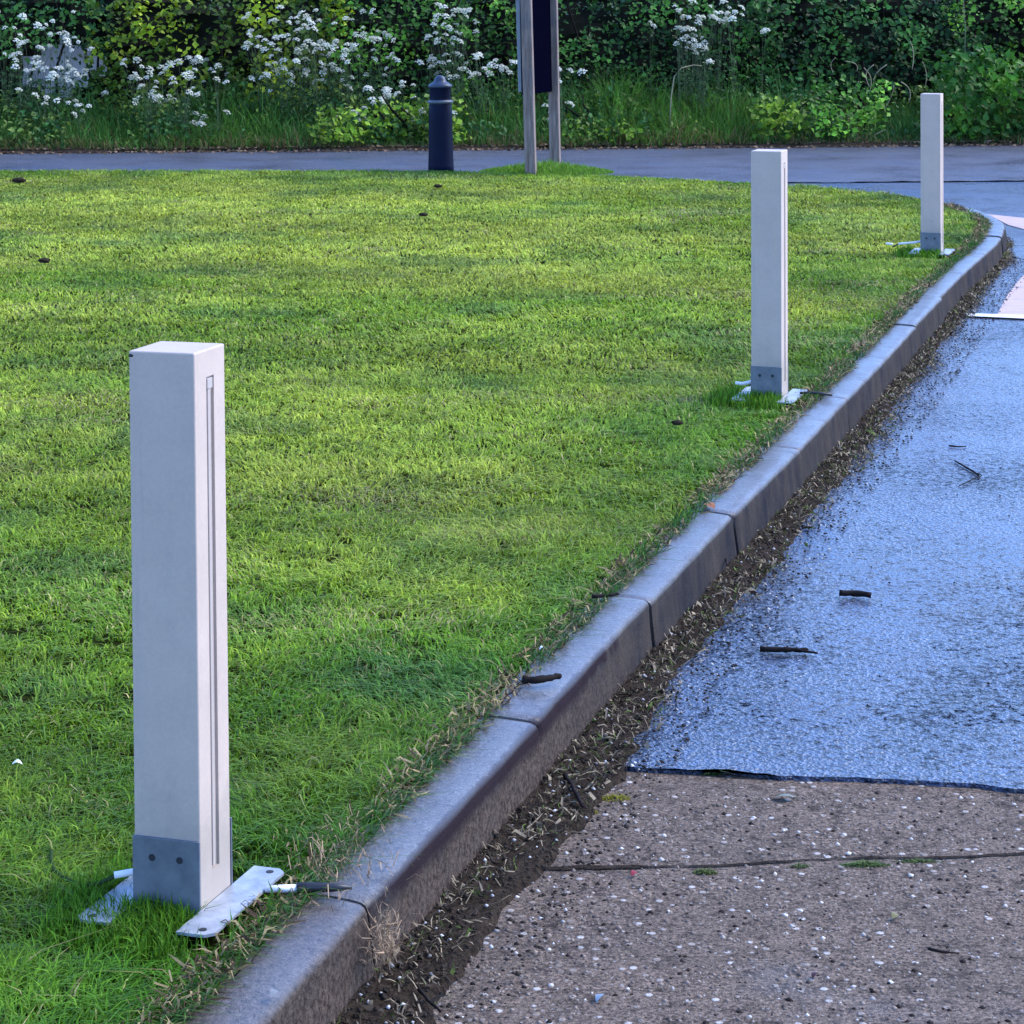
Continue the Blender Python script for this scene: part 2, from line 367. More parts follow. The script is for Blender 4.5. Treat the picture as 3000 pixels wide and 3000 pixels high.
def kerb_mesh():
    bm = bmesh.new()
    prof = [(-.125, -.32), (-.125, -.004), (-.118, .003), (-.075, .005), (-.035, .003), (-.013, .001), (-.005, -.003), (-.001, -.010), (.001, -.024), (.003, -.05), (.007, -.085), (.011, -.12), (.012, -.32)]
    s = S1 - .915*3; k = 0; gl_ = bm.verts.layers.float_color.new('kerb_tone')
    while s < SL[-1] - 1:
        L = .915; e = .004 if k != 3 else .007
        n = 60 if s < 8 else 20
        du = random.uniform(-.005, .005); dz = random.uniform(-.006, .003); chips = [(random.uniform(.04, .96), random.uniform(.010, .022), random.uniform(.001, .004)) for _ in range(3)]; tw = random.uniform(-.004, .004)
        if k == 2: du, tw = .006, -.010
        rings = []
        e0 = .003 if k - 3 in (0, 2, 5, 9, 13) else .0014; e1 = .003 if k - 2 in (0, 2, 5, 9, 13) else .0014
        if s > S_TIP: dz -= .03
        for i in range(n+1):
            t = i/n; ss = s + e0 + (L-e0-e1)*t
            p, d, o = P_at(ss); ring = []
            r_in = .004 if i in (0, n) else 0
            for j, (u, z) in enumerate(prof):
                wob = .0016*math.sin(ss*23 + j*.6) + random.uniform(-.0004, .0004)
                uu = u + du + tw*(t-.5)*2 + (wob if 2 < j < 12 else 0) - (r_in if u > -.03 else 0); zz = z + dz - (r_in if z > -.03 else 0) + (wob*.5 if 2 < j < 8 else 0)
                for ct, cw, cdp in chips:
                    if abs(t-ct)*L < cw and 4 < j < 8: uu -= cdp*(1-abs(t-ct)*L/cw); zz -= cdp*.8*(1-abs(t-ct)*L/cw)
                q = p + o*uu; vv = bm.verts.new((q[0], q[1], zz)); ring.append(vv)
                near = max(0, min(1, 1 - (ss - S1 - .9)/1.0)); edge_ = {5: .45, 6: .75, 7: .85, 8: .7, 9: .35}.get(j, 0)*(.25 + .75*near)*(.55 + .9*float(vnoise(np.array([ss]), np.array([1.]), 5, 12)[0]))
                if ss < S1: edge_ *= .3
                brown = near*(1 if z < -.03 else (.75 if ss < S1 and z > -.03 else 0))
                vv[gl_] = (1 if (z < -.008 and u > -.1) else (.5 if j == 6 else 0), edge_, min(1, brown), 1)  # tone channels: darker road face, dark band at the arris, brown near end
            rings.append(ring)
        for r0, r1 in zip(rings, rings[1:]):
            for j in range(len(prof)): bm.faces.new((r0[j], r1[j], r1[(j+1) % len(prof)], r0[(j+1) % len(prof)]))
        bm.faces.new(rings[0]); bm.faces.new(rings[-1][::-1])
        s += L; k += 1
    return bm
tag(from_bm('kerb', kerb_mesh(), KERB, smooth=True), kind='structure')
bpy.data.objects['kerb'].modifiers.new('split', 'EDGE_SPLIT').split_angle = R(70)
# dark mortar bed inside the joints
bm = bmesh.new()
ss = np.arange(S1 - 2.7, SL[-1] - 1, .12)
prof = [(-.11, -.3), (-.11, -.016), (-.03, -.016), (-.012, -.04), (-.002, -.13), (-.002, -.3)]
rings = []
for s in ss:
    p, d, o = P_at(s); rings.append([bm.verts.new((*(p + o*u), z)) for u, z in prof])
for r0, r1 in zip(rings, rings[1:]):
    for j in range(len(prof)): bm.faces.new((r0[j], r1[j], r1[(j+1) % 6], r0[(j+1) % 6]))
tag(from_bm('kerb_bedding', bm, DIRT), kind='structure')
# gutter dirt: heaped strip of silt with an uneven outer edge
bm = bmesh.new(); rows = []
for s in np.arange(S1 - 2.0, S1 + 11.6, .03):
    p, d, o = P_at(s)
    wd = .050 + .070*vnoise(np.array([s]), np.array([0.]), 2.1, 5)[0] + .035*vnoise(np.array([s]), np.array([3.]), 9, 6)[0]
    wd += random.uniform(-.008, .008)
    if s < S1 + 1.2: wd += .03
    if s > S1 + 4: wd *= .75
    if s > S1 + 7: wd *= max(.3, 1 - (s-S1-7)*.2)
    row = []
    for i in range(8):
        t = i/7; z = RZ + .014*(1-t)**1.0*(.5+random.random()*.7) + (.0025 if t < .95 else -.019)
        q = p + o*(.006 + wd*t); row.append(bm.verts.new((q[0], q[1], z)))
    rows.append(row)
for r0, r1 in zip(rows, rows[1:]):
    for i in range(7): bm.faces.new((r0[i], r1[i], r1[i+1], r0[i+1]))
tag(from_bm('gutter_dirt', bm, DIRT, smooth=True), kind='structure')
# mossy joint across the apron
j0, j1 = at(1500, 2567, RZ-.016), at(3000, 2515, RZ-.016)
bm = bmesh.new(); prev = None
for k in range(90):
    x = j0.x + k*.03; t = (x-j0.x)/(j1.x-j0.x); y = j0.y + (j1.y-j0.y)*t + .006*math.sin(x*14) + random.uniform(-.003, .003)
    hw = random.uniform(.002, .006) + (.004 if .05 < t < .25 else 0)
    cur = (bm.verts.new((x, y-hw, RZ-.0065)), bm.verts.new((x, y+hw, RZ-.0065)))
    if prev: bm.faces.new((prev[0], cur[0], cur[1], prev[1]))
    prev = cur
tag(from_bm('joint_crack', bm, DIRT), kind='structure')
# painted and buff surfaces on the side road
q = lambda *pp: [tuple(at(px, py, RZ).xy) for px, py in pp]
sheet('buff_marking', q((2922, 924), (2948, 872), (2975, 835), (3010, 795), (3300, 700), (4200, 690), (4200, 935)), RZ + .004, BUFF)
sheet('white_line', q((2824, 922), (3000, 927), (4200, 952), (4200, 968), (3000, 938), (2832, 930)), RZ + .008, PAINT)
sheet('buff_marking', q((2893, 629), (2940, 634), (3000, 640), (3600, 655), (3600, 700), (3000, 673), (2955, 661)), RZ + .004, BUFF)
# verge bank behind the road
bm = bmesh.new(); rows = []
def verge_y(x): return 22.05 + .12*x + .0*x + .05*math.sin(x*1.7) + .03*math.sin(x*5.1)
for i in range(121):
    x = -15 + i*.25; row = []
    for dy, z in ((0, RZ-.02), (.03, RZ+.02), (.35, RZ+.06), (.8, RZ+.12), (1.6, RZ+.22), (5, RZ+.25), (12, RZ+.2)):
        row.append(bm.verts.new((x, verge_y(x) + dy, z + random.uniform(-.006, .01))))
    rows.append(row)
for r0, r1 in zip(rows, rows[1:]):
    for i in range(6): bm.faces.new((r0[i], r1[i], r1[i+1], r0[i+1]))
tag(from_bm('verge_bank', bm, DIRT, smooth=True), kind='structure')

# ------------------------------------------------------------------ lawn grass (stuff)
def inside(x, y, poly):
    poly = np.asarray(poly); r = np.zeros(len(x), bool); n = len(poly); j = n-1
    for i in range(n):
        xi, yi = poly[i]; xj, yj = poly[j]
        if yi != yj:
            c = ((yi > y) != (yj > y)); c[c] = x[c] < (xj-xi)*(y[c]-yi)/(yj-yi) + xi; r ^= c
        j = i
    return r
coarse = [tuple(p) for p in offset_path(-.108, .12)] + [(-15, float(inner[0][1]))]
def kdist(x, y):
    q = offset_path(-.10, .15, 0, S1 + 24); out = np.full(len(x), 9.)
    for i in range(0, len(q)): out = np.minimum(out, (x-q[i,0])**2 + (y-q[i,1])**2)
    return np.sqrt(out)
Xs, Ys, Dn = [], [], []
for y0, y1, den in ((2.75, 4.4, 30000), (4.4, 6.2, 19000), (6.2, 8.5, 11500), (8.5, 12, 6500), (12, 18.3, 4200)):
    xl, xr = -(.2206*y1 + .55), min(3.1, .2206*y1 + .3); n = int((y1-y0)*(xr-xl)*den)
    x = rng.uniform(xl, xr, n); y = rng.uniform(y0, y1, n)
    k = (x > -(.2206*y + .55)) & inside(x, y, coarse); Xs.append(x[k]); Ys.append(y[k]); Dn.append(np.full(k.sum(), den))
x = np.concatenate(Xs); y = np.concatenate(Ys); den = np.concatenate(Dn)
kd = kdist(x, y)
gapn = fbm(x, y*1.5, 17, 64); thin = (gapn + .10*rng.random(len(x)) > np.where(y < 6, .36, .31)) & (rng.random(len(x)) < np.clip(.35 + kd*9 + (fbm(x, y, 6, 60)-.45)*2, .1, 1))     # worn, strawy strip along the kerb
x, y, den, kd = x[thin], y[thin], den[thin], kd[thin]
n = len(x)
lush = np.clip(1 - kd/.75, 0, 1)
patch = fbm(x, y*1.0, 1.1, 3); patch2 = fbm(x, y, 3.6, 9); dry = fbm(x, y*1.6, 1.6, 23); tuf = fbm(x, y, 14, 31); fine = vnoise(x, y, 45, 77)
h = (.008 + .009*rng.random(n) + .009*tuf + .010*np.clip(patch-.5, 0, 1)) * (1 + .55*lush*(kd > .05)) * (1 + .35*np.clip((4.8-y)/1.5, 0, 1.2))
h *= np.where(fbm(x, y, 7, 41) > .66, 1.35, 1)
h *= np.clip(.6 + kd*8, .6, 1)
far = np.clip((y-5)/10, 0, 1)
wid = np.sqrt(30000/den) * .0026 * rng.uniform(.7, 1.3, n)
lean = rng.gamma(2.6, .42, n) + .25
green = np.array([.165, .295, .014]); bright = np.array([.43, .49, .055]); deep = np.array([.068, .185, .009]); straw = np.array([.36, .32, .11]); blue = np.array([.060, .150, .045])
r1 = rng.random(n)[:, None]
c = green + (bright-green) * np.clip(.15 + 1.9*(patch[:,None]-.38) + .45*far[:,None] + .5*(r1-.5), 0, 1)
dk = np.clip(.8*lush + 1.1*(patch2-.52) + .45*np.clip((5.2-y)/2.2, 0, 1), 0, 1)[:, None]
c = c*(1-dk) + deep*dk
bl = np.clip((fbm(x, y, 2.2, 91) - .50)*2.4, 0, .7)[:, None]*.7; c = c*(1-bl) + blue*bl
ds = (rng.random(n) < np.clip(.03 + 1.3*np.clip(dry-.60, 0, 1) + .45*np.clip(1 - kd/.09, 0, 1), 0, .8))[:, None]
c = np.where(ds, straw*(.6+.6*r1), c)
c = c*(1 + .13*np.sin((y + .25*x)*2.6 + 1.5*patch))[:, None]
c = c * rng.uniform(.5, 1.5, n)[:, None] * (.82 + .5*np.clip(fbm(x, y*2.2, 5, 15)-.15, 0, 1))[:, None]
P = np.stack([x, y, np.full(n, -.012)], 1)
# nothing grows under the posts and their feet; grass is flattened round them
for cpt in [at(584, 2696), at(2290, 1177.7), at(2756, 747.5)]:
    ce_, sn_ = math.cos(R(-18.5)), math.sin(R(-18.5)); ox_, oy_ = cpt.x - ce_*.0525 - sn_*.0525, cpt.y - sn_*.0525 + ce_*.0525
    uu = (x-ox_)*ce_ + (y-oy_)*sn_; vv = -(x-ox_)*sn_ + (y-oy_)*ce_
    h = np.where((np.abs(uu) < .125) & (np.abs(vv) < .15), 0.002, h)
    h = np.where((np.abs(uu) < .19) & (np.abs(vv) < .24), h*.55, h)
az = rng.random(n)*2*math.pi
az = np.where(rng.random(n) < .45, fbm(x, y, 2.4, 55)*14 + rng.normal(0, .6, n), az)
go = link('grass', blades('grass', P, h, wid, lean, c, az), GRASS); tag(go, kind='stuff')
print('lawn blades', n)
def tuft(name, cx, cy, rad, n, hh, col, sx=1, sy=1, z=-.012, mat=None, wid=.004, lean=.5):
    a = rng.random(n)*2*math.pi; r = rad*np.sqrt(rng.random(n))
    px, py = cx + sx*r*np.cos(a), cy + sy*r*np.sin(a)
    hgt = hh*rng.uniform(.45, 1.1, n)*(1.15 - 1.0*r/rad)
    cc = np.array(col)*rng.uniform(.6, 1.4, n)[:, None]
    return link(name, blades(name, np.stack([px, py, np.full(n, z)], 1), hgt, np.full(n, wid)*rng.uniform(.7, 1.3, n), rng.gamma(2, lean/2, n), cc), mat or GRASS)

# ------------------------------------------------------------------ white square bollards with ground bracket
WH = .0525; BH = .839
def make_bollard():
    root = empty('light_bollard', (0, 0, 0))
    # post body with a real groove down the right-hand side (+x)
    bm = bmesh.new(); z0, z1 = .004, BH; g0, g1 = .052, BH - .042; ya, yb = -.013, .013; dx = .0042
    V = lambda *p: bm.verts.new(p)
    A, B, C_, D = [[V(sx*WH, sy*WH, z) for z in (z0, z1)] for sx, sy in ((-1,-1),(1,-1),(1,1),(-1,1))]
    for p, q in ((D, A), (A, B), (C_, D)): bm.faces.new((p[0], q[0], q[1], p[1]))
    bm.faces.new((A[0], D[0], C_[0], B[0])); bm.faces.new((A[1], B[1], C_[1], D[1]))
    go_ = [V(WH, ya, g0), V(WH, yb, g0), V(WH, yb, g1), V(WH, ya, g1)]; gi = [V(WH-dx, ya, g0), V(WH-dx, yb, g0), V(WH-dx, yb, g1), V(WH-dx, ya, g1)]
    oo = [B[0], C_[0], C_[1], B[1]]
    for i in range(4):
        j = (i+1) % 4; bm.faces.new((oo[i], oo[j], go_[j], go_[i])); bm.faces.new((go_[i], go_[j], gi[j], gi[i]))
    bm.faces.new(gi)
    bmesh.ops.recalc_face_normals(bm, faces=bm.faces)
    es = [e for e in bm.edges if e.verts[0] in sum((A, B, C_, D), []) and e.verts[1] in sum((A, B, C_, D), [])]
    bmesh.ops.bevel(bm, geom=es, offset=.0028, segments=3, affect='EDGES', profile=.5)
    from_bm('post', bm, POST, root)
    bm = bmesh.new(); box(bm, WH-.0040, WH-.0008, -.0062, .0012, g0+.004, g1-.020, .001); box(bm, WH-.0040, WH+.0004, -.0095, .0085, g1-.019, g1-.003, .001)
    from_bm('light_strip', bm, LENS, root)
    # front and rear bracket plates
    for sy in (-1, 1):
        bm = bmesh.new(); y = sy*(WH+.0005); y2 = sy*(WH+.0045)
        box(bm, -WH-.001, WH+.001, min(y, y2), max(y, y2), 0.0, .108, .0008)
        pl = from_bm('bracket_plate', bm, PLATE, root)
        for sx in (-.022, .022):
            bm = bmesh.new()
            m = Matrix.Translation((sx, sy*(WH+.0046), .078)) @ Matrix.Rotation(R(90), 4, 'X')
            bmesh.ops.create_cone(bm, cap_ends=True, segments=20, radius1=.0052, radius2=.0052, depth=.0012, matrix=m)
            from_bm('bolt_hole', bm, HOLE, pl)
    # flat steel feet on both sides
    for sx in (-1, 1):
        bm = bmesh.new(); xa, xb = sx*(WH+.0005), sx*(WH+.055); L = .135; ch = .012
        pf = [(xa, -L), (xb-sx*ch, -L), (xb, -L+ch), (xb, L-ch), (xb-sx*ch, L), (xa, L)]
        lo = [bm.verts.new((px, py, .001)) for px, py in pf]; hi = [bm.verts.new((px, py, .0055)) for px, py in pf]
        bm.faces.new(lo[::-1]); bm.faces.new(hi)
        for i in range(6): bm.faces.new((lo[i], lo[(i+1) % 6], hi[(i+1) % 6], hi[i]))
        ft = from_bm('foot_plate', bm, STEEL, root)
        for sy in (-1, 1):
            bm = bmesh.new()
            bmesh.ops.create_cone(bm, cap_ends=True, segments=16, radius1=.0058, radius2=.0058, depth=.001, matrix=Matrix.Translation((sx*(WH+.034), sy*(L-.017), .0058)))
            from_bm('fixing_hole', bm, HOLE, ft)
    return root
def copy_tree(o, parent=None):
    c = o.copy(); COL.objects.link(c)
    if parent: c.parent = parent
    for ch in list(o.children): copy_tree(ch, c)
    return c
TH = R(-18.5); lx = Vector((math.cos(TH), math.sin(TH), 0)); ly = Vector((-math.sin(TH), math.cos(TH), 0))
GB = 'white square bollards along the lawn edge'
proto = make_bollard()
corners = [at(584, 2696), at(2290, 1177.7), at(2756, 747.5)]
lbs = ['nearest and largest white square bollard, with grey bracket and visible steel feet',
       'white square bollard in the middle of the row, beside the kerb joint',
       'farthest white square bollard, standing near the curved tip of the lawn']
BOL = []
for i, cpt in enumerate(corners):
    o = proto if i == 0 else copy_tree(proto)
    o.location = cpt - lx*WH + ly*WH; o.location.z = .009
    o.rotation_euler = (0, R(-.75 if i == 0 else -.1), TH)
    tag(o, lbs[i], 'bollard', GB); BOL.append(o)
proto.scale = (1.045, 1, 1)
bm = bmesh.new(); bmesh.ops.create_icosphere(bm, subdivisions=2, radius=.0045)
for v in bm.verts: v.co *= random.uniform(.7, 1.2); v.co.x *= 1.3
ck = from_bm('chipped_corner', bm, HOLE, proto, True); ck.location = (-WH+.0035, -WH+.0035, BH-.007)
# plastic sleeves and cables beside the bollards
def cable(name, pts, r, mat, parent=None, n=8):
    bm = bmesh.new(); tube(bm, pts, r, n); return from_bm(name, bm, mat, parent, True)
def lp(o, x, y, z): return o.location + lx*x + ly*y + Vector((0, 0, z))
c1 = empty('cable', lp(BOL[0], -.06, 0, 0)); iv = Vector(c1.location)
cable('sleeve', [lp(BOL[0], -.050, -.004, .036)-iv, lp(BOL[0], -.078, -.014, .034)-iv, lp(BOL[0], -.104, -.026, .030)-iv], .0055, WHITEPL, c1)
cable('wire', [lp(BOL[0], -.100, -.024, .030)-iv, lp(BOL[0], -.128, -.03, .016)-iv, lp(BOL[0], -.155, -.028, .009)-iv, lp(BOL[0], -.185, -.016, .007)-iv, lp(BOL[0], -.21, -.0, .006)-iv, lp(BOL[0], -.235, .022, .005)-iv, lp(BOL[0], -.262, .06, .004)-iv, lp(BOL[0], -.285, .10, .002)-iv], .0032, plain('green grey cable', (.035, .06, .022), .9, .0), c1)
tag(c1, 'white sleeved cable stub leaving the left side of the nearest bollard', 'cable')
c2 = empty('cable', lp(BOL[0], .06, 0, 0)); iv = Vector(c2.location)
cable('sleeve', [lp(BOL[0], .113, .050, .007)-iv, lp(BOL[0], .132, .056, .008)-iv, lp(BOL[0], .162, .066, .009)-iv], [.005, .0062, .0062], WHITEPL, c2)
cable('connector', [lp(BOL[0], .160, .066, .009)-iv, lp(BOL[0], .176, .071, .010)-iv, lp(BOL[0], .215, .084, .010)-iv, lp(BOL[0], .240, .092, .010)-iv], [.0085, .0085, .0065, .003], BLACKPL, c2)
tag(c2, 'white sleeved cable with black connector at the right foot of the nearest bollard', 'cable')
c3 = empty('cable', lp(BOL[1], -.06, 0, 0)); iv = Vector(c3.location)
cable('sleeve', [lp(BOL[1], -.05, .02, .050)-iv, lp(BOL[1], -.075, .015, .040)-iv, lp(BOL[1], -.10, .012, .034)-iv, lp(BOL[1], -.122, .012, .036)-iv], .006, WHITEPL, c3)
tag(c3, 'short white cable stub at the left foot of the middle bollard', 'cable')
c4 = empty('cable', lp(BOL[2], -.06, 0, 0)); iv = Vector(c4.location)
cable('sleeve', [lp(BOL[2], -.05, .02, .055)-iv, lp(BOL[2], -.10, .015, .045)-iv, lp(BOL[2], -.18, .01, .036)-iv], .006, WHITEPL, c4)
cable('wire', [lp(BOL[2], -.18, .01, .036)-iv, lp(BOL[2], -.21, .0, .02)-iv], .004, BLACKPL, c4)
cable('end_sleeve', [lp(BOL[2], -.21, .0, .034)-iv, lp(BOL[2], -.245, .01, .036)-iv], .006, WHITEPL, c4)
tag(c4, 'longer white and black cable lying left of the farthest bollard', 'cable')
c5 = empty('cable', lp(BOL[1], .1, 0, 0)); iv = Vector(c5.location)
cable('wire', [lp(BOL[1], .10, .02, .012)-iv, lp(BOL[1], .16, .03, .014)-iv, lp(BOL[1], .21, .03, .010)-iv], .005, BLACKPL, c5)
tag(c5, 'black cable end in the grass between the middle bollard and the kerb', 'cable')
# grass growing up against the bollards
k = 0
def ring_grass(o, dens, hh, wd):
    n = int(dens*.8); u = rng.normal(-.02, .062, n); v = -.057 - np.abs(rng.normal(0, .07, n))
    u2 = -.114 - np.abs(rng.normal(0, .035, n//3)); v2 = rng.normal(-.04, .08, n//3)
    u = np.concatenate([u, u2]); v = np.concatenate([v, v2]); n = len(u)
    keep = ~((np.abs(u) > .052) & (np.abs(u) < .110) & (np.abs(v) < .137) & ~((u < 0) & (v < -.06) & (rng.random(n) < .5)))
    u, v = u[keep], v[keep]; n = len(u)
    x = o.location.x + lx.x*u + ly.x*v; y = o.location.y + lx.y*u + ly.y*v
    d = np.clip((-v-.05)/.19, 0, 1); hgt = hh*rng.uniform(.5, 1.15, n)*(1.0-.45*d)
    cc = np.array([.085, .200, .012])*rng.uniform(.5, 1.6, n)[:, None]
    return x, y, hgt, np.full(n, wd), cc
RG = [ring_grass(BOL[0], 3200, .052, .0026), ring_grass(BOL[1], 1300, .062, .004), ring_grass(BOL[2], 600, .06, .006)]
X = np.concatenate([r[0] for r in RG]); Y = np.concatenate([r[1] for r in RG]); H = np.concatenate([r[2] for r in RG]); W = np.concatenate([r[3] for r in RG]); Cc = np.concatenate([r[4] for r in RG])
g2 = link('grass', blades('unmown grass', np.stack([X, Y, np.full(len(X), -.012)], 1), H, W, rng.gamma(2, .25, len(X)), Cc), GRASS); tag(g2, kind='stuff')

# ------------------------------------------------------------------ dark round bollard
bp = at(1288, 500)
bo = empty('round_bollard', (bp.x, 18.32, -.04), (0, R(-.6), 0))
bm = bmesh.new(); lathe(bm, [(0, 0), (.102, 0), (.101, .05), (.097, .15), (.092, .45), (.089, .54), (.086, .545)]); from_bm('body', bm, NAVY, bo, True)
bm = bmesh.new(); lathe(bm, [(.086, .540), (.096, .549), (.103, .553), (.103, .559), (.096, .563), (.086, .572)]); from_bm('band', bm, BAND, bo, True)
bm = bmesh.new(); lathe(bm, [(.086, .572), (.086, .665), (.088, .672)]); from_bm('neck', bm, NAVY, bo, True)
bm = bmesh.new(); lathe(bm, [(.0, .668), (.090, .668), (.096, .676), (.096, .684), (.080, .698), (.056, .712), (.046, .722), (.042, .740), (.030, .756), (.014, .764), (0, .766)]); from_bm('cap', bm, plain('worn dark cap', (.03, .045, .075), .4, .4, .3, 30), bo, True)
tag(bo, 'dark navy round bollard with domed cap and pale ring, at the far lawn edge', 'bollard')

# ------------------------------------------------------------------ sign seen from behind on two timber posts
sg = empty('sign', (at(1556, 510).x, 17.65, -.02))
def post(x, y, wx, wy, leanx, h, rz):
    bm = bmesh.new(); box(bm, -wx/2, wx/2, -wy/2, wy/2, 0, h, .004)
    bmesh.ops.subdivide_edges(bm, edges=[e for e in bm.edges if abs(e.verts[0].co.z-e.verts[1].co.z) > .5], cuts=8)
    o = from_bm('timber_post', bm, WOOD, sg); o.location = (x, y, 0); o.rotation_euler = (0, R(leanx), R(rz)); return o
ox, oy = sg.location.x, sg.location.y
post(0, 0, .080, .080, -1.6, 2.7, -9)
post(at(1628, 490).x*18.15/at(1628, 490).y - ox, .62, .080, .080, -1.1, 2.7, -9)
bm = bmesh.new(); box(bm, -.02, .02, -.36, .36, .62, 2.5, .003); b_ = from_bm('board', bm, BOARD, sg); b_.location = (.075, .33, 0); b_.rotation_euler = (0, R(-1.2), R(-19))
bm = bmesh.new(); box(bm, -.018, .018, -.012, .012, .64, 2.5, .003)
for zz in np.arange(.85, 2.4, .24): box(bm, -.0195, -.010, -.014, .014, zz, zz+.012)
e_ = from_bm('edge_trim', bm, TRIM, sg); e_.location = (-.060, .06, 0); e_.rotation_euler = (0, R(-1.6), R(-9))
tag(sg, 'dark sign board on two weathered grey timber posts, at the far edge of the lawn', 'sign')
t = tuft('grass', ox+.12, oy+.30, .50, 5200, .115, (.13, .26, .022), sx=1.05, sy=.9, wid=.006, lean=.5); tag(t, kind='stuff')

# ------------------------------------------------------------------ hedge, one shrub after another
def shrub(name, label, x0, x1, cols, size, seed, dens=1500, yoff=1.15, zmax=1.85, zmin=0, depth=.9, holes=.85, group=None, cat='hedge', gap=None, core=True, front=.0, yellow=0):
    root = empty(name, ((x0+x1)/2, verge_y((x0+x1)/2) + yoff, RZ+.1)); L = root.location
    n = int((x1-x0)*(zmax-zmin)*dens)
    x = rng.uniform(x0-.15, x1+.15, n); z = rng.uniform(zmin, zmax, n)
    s = fbm(x, z, 1.3, seed); s2 = fbm(x, z, 4.5, seed+10)
    dp = rng.exponential(.16, n)
    y = 22.05 + .12*x + yoff + .55*(.5-s) + .38*(.5-s2) + dp + front
    dens_m = fbm(x, z, 3.0, seed+20)
    keep = (dens_m + .3*rng.random(n) > .36*holes + .12)
    ex = np.minimum(x-x0, x1-x) + .22*(vnoise(z, z*0, 2.5, seed)-.4)
    keep &= ex > -.12*rng.random(n)
    tm = zmax - .35*vnoise(x, x*0, 1.5, seed+4) - .1*rng.random(n); keep &= z < tm
    if gap:
        gx, gz, ga, gb = gap; keep &= (((x-gx)/ga)**2 + ((z-gz)/gb)**2 + 1.6*(s2-.5) > .8) | (rng.random(n) < .12)
    x, y, z, s, s2 = x[keep], y[keep], z[keep], s[keep], s2[keep]; n = len(x)
    # leaves cluster along short shoots
    x += rng.normal(0, .02, n); 
    c0, c1_ = np.array(cols[0])*.75, np.array(cols[1])*1.45; cl = fbm(x, z, 2.6, seed+30)
    t = np.clip((cl-.42)*3.6 + rng.normal(0, .18, n), 0, 1)[:, None]
    c = c0*(1-t) + c1_*t; c = c*rng.uniform(.6, 1.45, n)[:, None]
    nr = rng.normal(0, .55, (n, 3)) + np.array([0, -.55, .75])
    C_ = np.stack([x-L.x, y-L.y, z-.02], 1)
    c[:, 2] *= .60; c[:, 0] *= 1.35; c[:, 1] *= 1.42
    link('leaves', leaves('leaves', C_, size*rng.uniform(.6, 1.4, n), nr, c), LEAF, root)
    # stems rising from the ground
    bm = bmesh.new()
    for k in range(max(3, int((x1-x0)*4))):
        a = random.uniform(x0, x1); yy = 22.05 + .12*a + yoff + .15 + random.random()*.3
        yy += .22; p = Vector((a-L.x, yy-L.y, -.05)); q = [p.copy()]; hh = random.uniform(.6, .95)*zmax
        for m in range(5):
            p = p + Vector((random.uniform(-.12, .12), random.uniform(-.1, .08), hh/5)); q.append(p.copy())
        tube(bm, q, [.022, .019, .015, .012, .008, .004], 5)
    from_bm('stems', bm, BARK, root, True)
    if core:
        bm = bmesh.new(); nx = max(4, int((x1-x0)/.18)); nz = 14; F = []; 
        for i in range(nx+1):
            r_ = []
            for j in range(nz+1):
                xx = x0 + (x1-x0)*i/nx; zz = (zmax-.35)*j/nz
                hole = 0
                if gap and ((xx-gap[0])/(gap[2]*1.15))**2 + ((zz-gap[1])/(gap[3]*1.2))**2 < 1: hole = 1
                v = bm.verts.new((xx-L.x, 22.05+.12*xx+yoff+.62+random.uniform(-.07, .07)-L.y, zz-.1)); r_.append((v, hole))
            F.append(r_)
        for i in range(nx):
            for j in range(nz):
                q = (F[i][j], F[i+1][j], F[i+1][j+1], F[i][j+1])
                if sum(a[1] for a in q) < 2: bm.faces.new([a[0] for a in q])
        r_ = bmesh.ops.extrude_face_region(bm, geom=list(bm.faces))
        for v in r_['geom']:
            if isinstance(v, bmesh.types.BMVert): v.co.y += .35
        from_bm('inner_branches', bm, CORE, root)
    return tag(root, label, cat, group)
GH = 'shrubs of the hedgerow behind the road'
DK = ((.012, .045, .014), (.038, .105, .030)); MD = ((.022, .070, .016), (.070, .160, .032)); YG = ((.045, .085, .010), (.170, .215, .018)); DB = ((.010, .040, .018), (.036, .100, .036))
shrub('hedge_shrub', 'dark leafy hedge shrub at the far left with a pale gap in it', -11, -4.05, DB, .058, 101, 1050, gap=(-4.57, .74, .36, .21), group=GH)
shrub('hedge_shrub', 'yellow green leafy shrub, the palest part of the hedge, left of the cow parsley', -4.05, -1.75, YG, .066, 102, 1050, yoff=1.0, group=GH)
shrub('hedge_shrub', 'dark green shrub behind the flowering cow parsley, left of the sign', -1.9, .35, MD, .058, 103, 1050, group=GH)
shrub('hedge_shrub', 'very dark hawthorn shrub just right of the sign posts', .25, 2.6, DK, .054, 104, 1200, group=GH)
shrub('hedge_shrub', 'dense dark green ivy shrub between the sign and the farthest white bollard', 2.5, 4.6, DB, .062, 105, 1200, group=GH)
shrub('hedge_shrub', 'mid green leafy shrub at the right end of the hedge', 4.5, 11, MD, .060, 106, 1050, group=GH)
# lower, brighter plants in front
def bush(label, x0, x1, z1, cols, size, seed, dens=1800, yoff=.75, group=None, name='bush'):
    return shrub(name, label, x0, x1, cols, size, seed, dens, yoff=yoff, zmax=z1, depth=.5, holes=.3, cat='bush', core=False, group=group)
BR = ((.030, .100, .020), (.080, .190, .030)); NG = ((.045, .125, .025), (.110, .230, .045)); YN = ((.050, .105, .014), (.105, .165, .024))
bush('bright green broad leaved bush at the far right, behind the farthest white bollard', 4.3, 6.6, .98, BR, .085, 201, 1300, .10)
bush('light green nettle clump low in the verge, right of the middle bollard', 2.33, 2.9, .62, YN, .07, 202, 1800, .05)
bush('yellowish green upright clump, under the dry curled stems', 3.05, 3.55, .86, NG, .06, 203, 1700, .10)
bush('pale green leafy bush just left of the dark round bollard', -1.75, -.55, .66, YN, .06, 204, 1800, .0)
